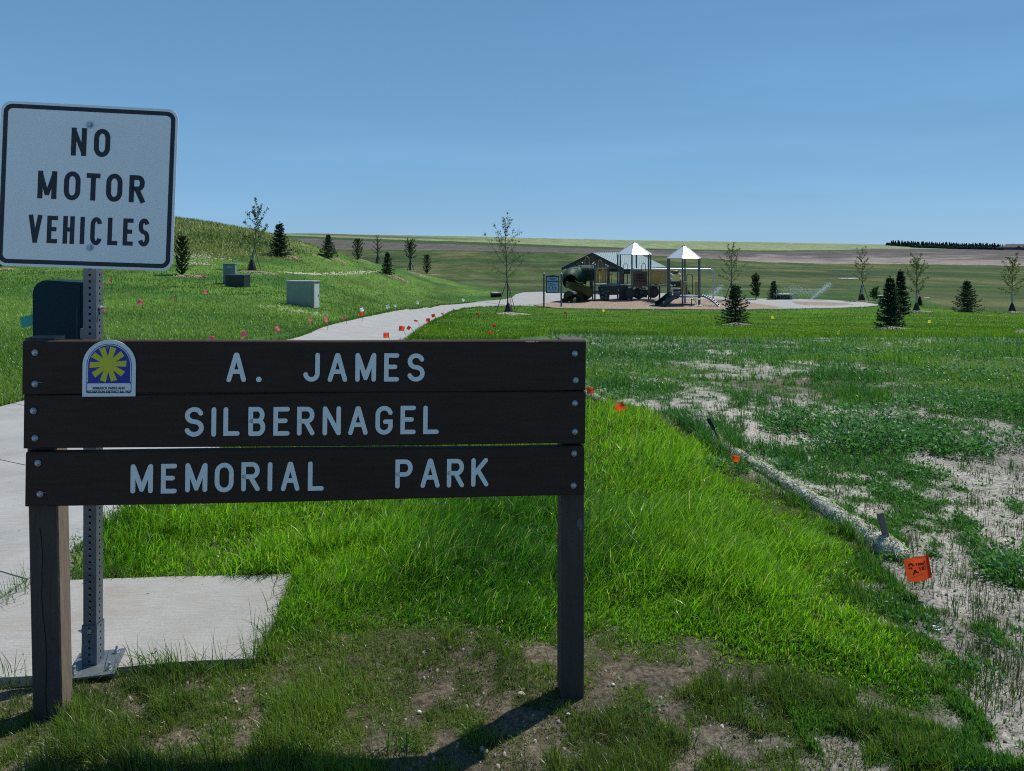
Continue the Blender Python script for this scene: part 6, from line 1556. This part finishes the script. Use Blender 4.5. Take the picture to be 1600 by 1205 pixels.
# ------------------------------------------------------------------ pavilion
def pavilion():
    s = lambda px, py, Y: W(px, py, Y)
    A = s(976, 420, 72.5); w = Vector((-5.9, 4.0, 0)); w_n = w.normalized(); rdir = Vector((4.0, 5.9, 0)).normalized()
    Bq = s(878, 415, 72.5+3.9); Wd = Vector((Bq.x-A.x, Bq.y-A.y, 0)); wn = Wd.normalized(); Wl = Wd.length
    rd = Vector((-wn.y, wn.x, 0)); rd = rd if rd.y > 0 else -rd
    ze = A.z; zr = W(921, 395, 74.6).z
    L_ = 9.5
    # length so that the far right corner lands at px 1040
    for t in np.linspace(3, 25, 400):
        p = Vector((A.x, A.y, 0))+rd*t
        if CX+F*p.x/p.y >= 1040: L_ = t; break
    root = empty('pavilion', (A.x, A.y, PZ), label='open picnic pavilion with pale metal gable roof behind the spiral slide', cat='pavilion'); o_ = root.location.copy()
    M_MR = mat('pale_teal_metal_roof', (.27, .37, .39), .5, .15, var=.06, scale=2); M_TR = mat('dark_timber', (.022, .022, .026), .7)
    a0 = Vector((A.x, A.y, ze)); b0 = Vector((Bq.x, Bq.y, ze)); m0 = Vector(((A.x+Bq.x)/2, (A.y+Bq.y)/2, zr)); dn = Vector((0, 0, -.12))
    for nm, e in (('roof_slope', a0), ('roof_slope', b0)):
        mb = MB(); q = [e, e+rd*L_, m0+rd*L_, m0]; mb.add(q+[v+dn for v in q], [(0, 1, 2, 3), (7, 6, 5, 4), (0, 4, 5, 1), (1, 5, 6, 2), (2, 6, 7, 3), (3, 7, 4, 0)]); rs = bp(mb, nm, M_MR, root, o_)
        mb = MB(); k = 0; up = (m0-e).normalized().cross(rd).normalized(); up = up if up.z > 0 else -up
        while k*.42 < L_: mb.tube([e+rd*k*.42+up*.02, m0+rd*k*.42+up*.02], .022, 4, smooth=False); k += 1
        bp(mb, 'standing_seams', M_MR, rs, o_)
    for e in (a0, b0):
        mb = MB(); q = [e-rd*.02, m0-rd*.02, m0-rd*.02+Vector((0, 0, -.30)), e-rd*.02+Vector((0, 0, -.28))]; mb.add(q+[v-rd*.05 for v in q], [(0, 1, 2, 3), (7, 6, 5, 4), (0, 4, 5, 1), (1, 5, 6, 2), (2, 6, 7, 3), (3, 7, 4, 0)]); bp(mb, 'fascia', M_TR, root, o_)
    mb = MB(); t = .12
    q = [a0.lerp(b0, t)+dn, a0.lerp(b0, 1-t)+dn, m0+Vector((0, 0, -.35))]; q = [v+rd*.9 for v in q]; mb.add(q+[v+rd*.08 for v in q], [(0, 1, 2), (5, 4, 3), (0, 3, 4, 1), (1, 4, 5, 2), (2, 5, 3, 0)]); bp(mb, 'gable_board', mat('grey_gable', (.10, .10, .105), .7), root, o_)
    for tt in (.10, .90):
        for dd in (.9, L_*.5, L_-.8):
            p = a0.lerp(b0, tt)+rd*dd; mb = MB(); mb.box((p.x, p.y, (ze+PZ)/2-.15), (.24, .24, ze-PZ)); bp(mb, 'post', M_TR, root, o_)
    for dd in (.9, L_*.5, L_-.8):
        p = a0.lerp(b0, .06)+rd*dd+Vector((0, 0, -.2)); q2 = a0.lerp(b0, .94)+rd*dd+Vector((0, 0, -.2)); mb = MB(); mb.tube([p, q2], .13, 4, smooth=False); bp(mb, 'tie_beam', M_TR, root, o_)
    for tt in (.08, .92):
        p = a0.lerp(b0, tt)+Vector((0, 0, -.12)); mb = MB(); mb.tube([p+rd*.1, p+rd*(L_-.1)], .12, 4, smooth=False); bp(mb, 'eave_beam', M_TR, root, o_)
    return root, a0, b0, rd, L_
pav, pa, pb, prd, pL = pavilion()
def picnic(c, rz, label):
    root = empty('picnic_table', c, rz, label=label, cat='picnic table', group='picnic tables under the pavilion')
    mb = MB(); mb.box((0, 0, .74), (1.8, .72, .05), bev=.01); mb.build('tabletop', M_DKB, root)
    for s_ in (-1, 1):
        mb = MB(); mb.box((0, s_*.68, .44), (1.8, .26, .045), bev=.01); mb.build('bench', M_DKB, root)
        mb = MB(); mb.tube([(s_*.6, -.7, 0), (s_*.6, -.25, .7), (s_*.6, .25, .7), (s_*.6, .7, 0)], .03, 6); mb.tube([(s_*.6, -.7, .42), (s_*.6, .7, .42)], .025, 6); mb.build('leg', M_DECK, root)
for k, (t, d, lb) in enumerate(((.35, 2.5, 'dark picnic table nearest the open gable of the pavilion'), (.6, 5.5, 'dark picnic table in the middle of the pavilion'), (.35, 8.0, 'dark picnic table deepest inside the pavilion'))):
    p = pa.lerp(pb, t)+prd*d; picnic((p.x, p.y, zg(p.x, p.y)+.05), .6, lb)

# ------------------------------------------------------------------ green box with steel posts, grill
YG = 66.0; gx = W(1223, 470, YG).x
gb = empty('sheltered_box', (gx, YG, PZ), label='dark green box under a pale flat top with four slim posts on the walk loop', cat='utility box'); go_ = gb.location.copy()
panel_px('body', 1212.5, 1234, 461.5, 474, YG-.4, mat('bottle_green_sheet', (.012, .035, .018), .5), .9, gb, .02, org=go_)
panel_px('top', 1207, 1237, 459, 460.6, YG-.4, mat('pale_green_top', (.22, .33, .24), .5), 1.3, gb, .01, org=go_); panel_px('top_extension', 1237, 1248, 460.2, 461.3, YG-.2, M_GRN, .5, gb, .01, org=go_)
for (px, y0, y1, Y) in ((1209.5, 459, 473.5, YG-.9), (1213, 453, 474.3, YG-1.0), (1219, 461, 474, YG-.95), (1234.5, 453, 474.5, YG-.9), (1238, 460, 475, YG-.8)):
    a = W(px, y0, Y); mb = MB(); mb.tube([(a.x, Y, PZ-.05), a], .03, 6); bp(mb, 'post', M_GALV, gb, go_)
a = W(1222.5, 459, YG-.5); b = W(1223.5, 453.5, YG-.5); mb = MB(); mb.tube([a, b], .06, 5); bp(mb, 'lever', M_CREAM, gb, go_)
g = G(1375.5, 475); gr = empty('park_grill', g, label='black pedestal grill just left of the front spruce pair', cat='grill'); s = g.y/F
mb = MB(); mb.tube([(0, 0, -.05), (0, 0, 9*s)], .05, 8); mb.build('pedestal', M_DECK, gr)
mb = MB(); mb.box((.05, 0, 11*s), (9*s, .42, 3.2*s), bev=.01); mb.build('firebox', M_DECK, gr)
mb = MB(); mb.box((.05, 0, 13*s), (9*s, .38, .02)); mb.build('grate', M_GALV, gr)
# pale plastic sheets lying in the field
for (a, b, w_, lb) in ((1326, 436.4, 15, 'white plastic sheet lying in the green field beyond the walk loop'), (1448, 469.8, 4, 'small white plastic scrap in the grass between sapling and spruce'), (1287, 458, 3, 'tiny white scrap beside the sprinkler jet')):
    g = G(a, b); s = g.y/F; o = empty('plastic_sheet', g, label=lb, cat='plastic sheet'); mb = MB(); n = 9; rr = random.Random(a)
    vs = [((i/n-.5)*2*w_*s, (j/n-.5)*w_*s*1.0, .25+rr.random()*.10*w_*s*.3) for i in range(n+1) for j in range(n+1)]
    mb.add(vs, [(i*(n+1)+j, (i+1)*(n+1)+j, (i+1)*(n+1)+j+1, i*(n+1)+j+1) for i in range(n) for j in range(n)]); mb.build('sheet', M_WHT, o)
# sprinkler jets: droplets in an arc
def jet(base_px, tip_px, cloud, label, seed, n=2600):
    rr = random.Random(seed); g = G(*base_px); Y = g.y; V, Fc = [], []; t = W(tip_px[0], tip_px[1], Y)
    for k in range(n):
        if k < n*.55:
            u = rr.random()**.7; p = g.lerp(t, u)+Vector((0, 0, .25*math.sin(u*3.1)*0)); sg = .03+.10*u; p = p+Vector((rr.gauss(0, sg), rr.gauss(0, sg), rr.gauss(0, sg)))
        else:
            c = rr.choice(cloud); q_ = W(c[0]+rr.gauss(0, c[2]), c[1]+rr.gauss(0, c[3]), Y+rr.gauss(0, 1.5)); p = q_
        z_ = .013*rr.uniform(.6, 1.4); b = len(V); V += [(p.x-z_, p.y, p.z), (p.x+z_, p.y, p.z), (p.x, p.y+z_, p.z+z_), (p.x, p.y, p.z+2.2*z_)]; Fc += [(b, b+1, b+3), (b+1, b+2, b+3), (b+2, b, b+3)]
    m, nt, N, L, B = nodes('water_drops_'+str(seed)); B.inputs['Base Color'].default_value = (.75, .85, .9, 1); B.inputs['Roughness'].default_value = .3; B.inputs['Alpha'].default_value = .62
    o = mesh_np('sprinkler_spray', np.array(V), np.array(Fc), None, False); o.data.materials.append(m); tag(o, label=label, cat='water spray', kind='stuff')
jet((1265, 470), (1297, 443.5), [(1250, 458, 12, 4), (1272, 456, 9, 4), (1240, 452, 12, 4)], 'fine sprinkler jet and mist right of the green box', 3)
jet((1106, 466), (1128, 448), [(1118, 460, 7, 4)], 'fine sprinkler jet right of the swing frame', 4, 1300)

# ------------------------------------------------------------------ far tree belt and farmhouse
rr = random.Random(8); V, Q, CL = [], [], []
def far_tree(px, pyb, hpx, wpx, col):
    """ragged tiered crown, wider than a pixel only at its foot"""
    g = G(px, pyb); s = g.y/F; h = hpx*s; w = wpx*s/2; n = 7; tiers = 6; b0 = len(V)
    ph = [rr.random()*6.28 for _ in range(3)]
    for i in range(tiers+1):
        t = i/tiers
        for e in (1, .62):
            for k in range(n):
                a = k*6.283/n+i*.4; r = w*(1-t)**.75*e*rr.uniform(.75, 1.2)+.05; V.append((g.x+r*math.cos(a), g.y+r*math.sin(a), g.z-.5+h*min(1, t+(0 if e == 1 else .07)+rr.uniform(-.02, .02)))); q = rr.uniform(.6, 1.5); CL.append([c*q for c in col])
    m = (tiers+1)*2
    for i in range(m-1):
        for k in range(n): Q.append((b0+i*n+k, b0+i*n+(k+1) % n, b0+(i+1)*n+(k+1) % n, b0+(i+1)*n+k))
BX, BY = [1387, 1410, 1450, 1500, 1550, 1600, 1680], [384.2, 386, 387.6, 389, 390, 391.4, 392.5]
for k in range(88):
    px = 1387+k*3.1+rr.uniform(-1, 1)
    if 1568 < px < 1600 and k % 3: continue
    far_tree(px, np.interp(px, BX, BY)-.6, (5.5 if px < 1393 else rr.uniform(8.8, 11.2)), rr.uniform(6.5, 9), (.012, .030, .027))
for k in range(80):
    px = 1425+k*3.1+rr.uniform(-1.5, 1.5)
    if 1566 < px < 1601: continue
    far_tree(px, np.interp(px, BX, BY)+.4, rr.uniform(4.5, 7), rr.uniform(5.5, 8.5), (.022, .052, .030) if rr.random() < .6 else (.012, .030, .027))
tb = mesh_np('distant_tree_belt', np.array(V), np.array(Q), np.array(CL), False); tb.data.materials.append(M_NEEDLE); tag(tb, kind='stuff', label='dark conifer shelter belt on the right skyline', cat='tree belt')
gf = G(1585, 390.6); s = gf.y/F; fh = empty('farmhouse', (gf.x, gf.y, gf.z), label='low brown hip roofed farmhouse among the skyline trees', cat='house')
mb = MB(); z0, z1 = 4.0*s, 9.2*s; e = [(-22*s, -6), (24*s, -6), (24*s, 6), (-22*s, 6)]; r_ = [(-10*s, 0), (14*s, 0)]
mb.add([(x, y, z0) for x, y in e]+[(x, y, z1) for x, y in r_], [(0, 1, 5, 4), (1, 2, 5), (2, 3, 4, 5), (3, 0, 4), (3, 2, 1, 0)]); mb.build('roof', mat('brown_shingle', (.085, .070, .062), .9, var=.1), fh)
mb = MB(); mb.box((1*s, 0, 1.6*s), (40*s, 10, 5*s)); mb.build('wall', mat('grey_siding', (.11, .10, .10), .9), fh)
mb = MB(); q = [(-1*s, -7, 4.2*s), (5*s, -7, 4.2*s), (2*s, -7, 6.6*s)]; mb.add(q+[(x, y+6, z) for x, y, z in q], [(0, 1, 2), (5, 4, 3), (0, 3, 4, 1), (1, 4, 5, 2), (2, 5, 3, 0)]); mb.build('dormer', mat('dark_dormer', (.04, .035, .035), .9), fh)
# ------------------------------------------------------------------ light, sky, camera
SUN_EL, SUN_AZ = 58.0, 47.0      # azimuth measured from +Y towards +X
def setup():
    sc = bpy.context.scene
    w = bpy.data.worlds.new('World'); sc.world = w; w.use_nodes = True; nt = w.node_tree
    bg = nt.nodes['Background']; sk = nt.nodes.new('ShaderNodeTexSky'); sk.sky_type = 'NISHITA'; sk.sun_disc = False
    sk.sun_elevation = R(SUN_EL); sk.sun_rotation = R(SUN_AZ); sk.altitude = 600; sk.air_density = 1.0; sk.dust_density = 0.0; sk.ozone_density = 5
    # the physical sky, pulled towards the deep even blue of a dry prairie noon
    tc = nt.nodes.new('ShaderNodeTexCoord'); sp = nt.nodes.new('ShaderNodeSeparateXYZ'); nt.links.new(tc.outputs['Generated'], sp.inputs[0])
    cr = nt.nodes.new('ShaderNodeValToRGB'); nt.links.new(sp.outputs['Z'], cr.inputs[0]); e = cr.color_ramp.elements
    e[0].position = 0; e[0].color = (.240, .490, .775, 1); e[1].position = 1; e[1].color = (.075, .19, .36, 1)
    for p_, c_ in ((.035, (.215, .455, .740, 1)), (.14, (.165, .385, .655, 1)), (.32, (.125, .305, .545, 1))): q = e.new(p_); q.color = c_
    nz = nt.nodes.new('ShaderNodeTexNoise'); mp = nt.nodes.new('ShaderNodeMapping'); mp.inputs['Scale'].default_value = (1.0, 1.6, 9); mp.inputs['Rotation'].default_value = (0, R(4), 0); nt.links.new(tc.outputs['Generated'], mp.inputs[0]); nt.links.new(mp.outputs[0], nz.inputs[0])
    nz.inputs['Scale'].default_value = 1.6; nz.inputs['Detail'].default_value = 5; nr = nt.nodes.new('ShaderNodeMapRange'); nt.links.new(nz.outputs['Fac'], nr.inputs[0])
    nr.inputs[1].default_value = .42; nr.inputs[2].default_value = .68; nr.inputs[3].default_value = .965; nr.inputs[4].default_value = 1.07
    sc2 = nt.nodes.new('ShaderNodeVectorMath'); sc2.operation = 'SCALE'; nt.links.new(cr.outputs[0], sc2.inputs[0]); nt.links.new(nr.outputs[0], sc2.inputs['Scale'])
    sk1 = nt.nodes.new('ShaderNodeVectorMath'); sk1.operation = 'SCALE'; sk1.inputs['Scale'].default_value = .085; nt.links.new(sk.outputs[0], sk1.inputs[0])
    mx = nt.nodes.new('ShaderNodeMix'); mx.data_type = 'RGBA'; mx.inputs[0].default_value = .82
    nt.links.new(sk1.outputs[0], mx.inputs[6]); nt.links.new(sc2.outputs[0], mx.inputs[7]); nt.links.new(mx.outputs[2], bg.inputs[0]); bg.inputs[1].default_value = 1.0
    l = bpy.data.lights.new('sun', 'SUN'); l.energy = 5.0; l.angle = R(.53); l.color = (1, .965, .90)
    o = bpy.data.objects.new('sun', l); C.objects.link(o); o.location = (30, 30, 60)
    d = Vector((math.sin(R(SUN_AZ))*math.cos(R(SUN_EL)), math.cos(R(SUN_AZ))*math.cos(R(SUN_EL)), math.sin(R(SUN_EL))))
    o.rotation_euler = d.to_track_quat('Z', 'Y').to_euler()
    cam = bpy.data.cameras.new('camera'); cam.sensor_width = 36; cam.lens = 36*F/1600; cam.shift_y = -(1205/2-CY)/1600
    cam.clip_start = .05; cam.clip_end = 9000
    co = bpy.data.objects.new('camera', cam); C.objects.link(co); co.location = (0, 0, H); co.rotation_euler = (R(90), 0, 0)
    sc.camera = co
    sc.view_settings.view_transform = 'Standard'; sc.view_settings.look = 'None'; sc.view_settings.exposure = 0; sc.view_settings.gamma = 1
    sc.cycles.max_bounces = 6; sc.cycles.transparent_max_bounces = 8; sc.cycles.use_denoising = False; sc.cycles.filter_width = 1.1; sc.cycles.sample_clamp_indirect = 4
setup()
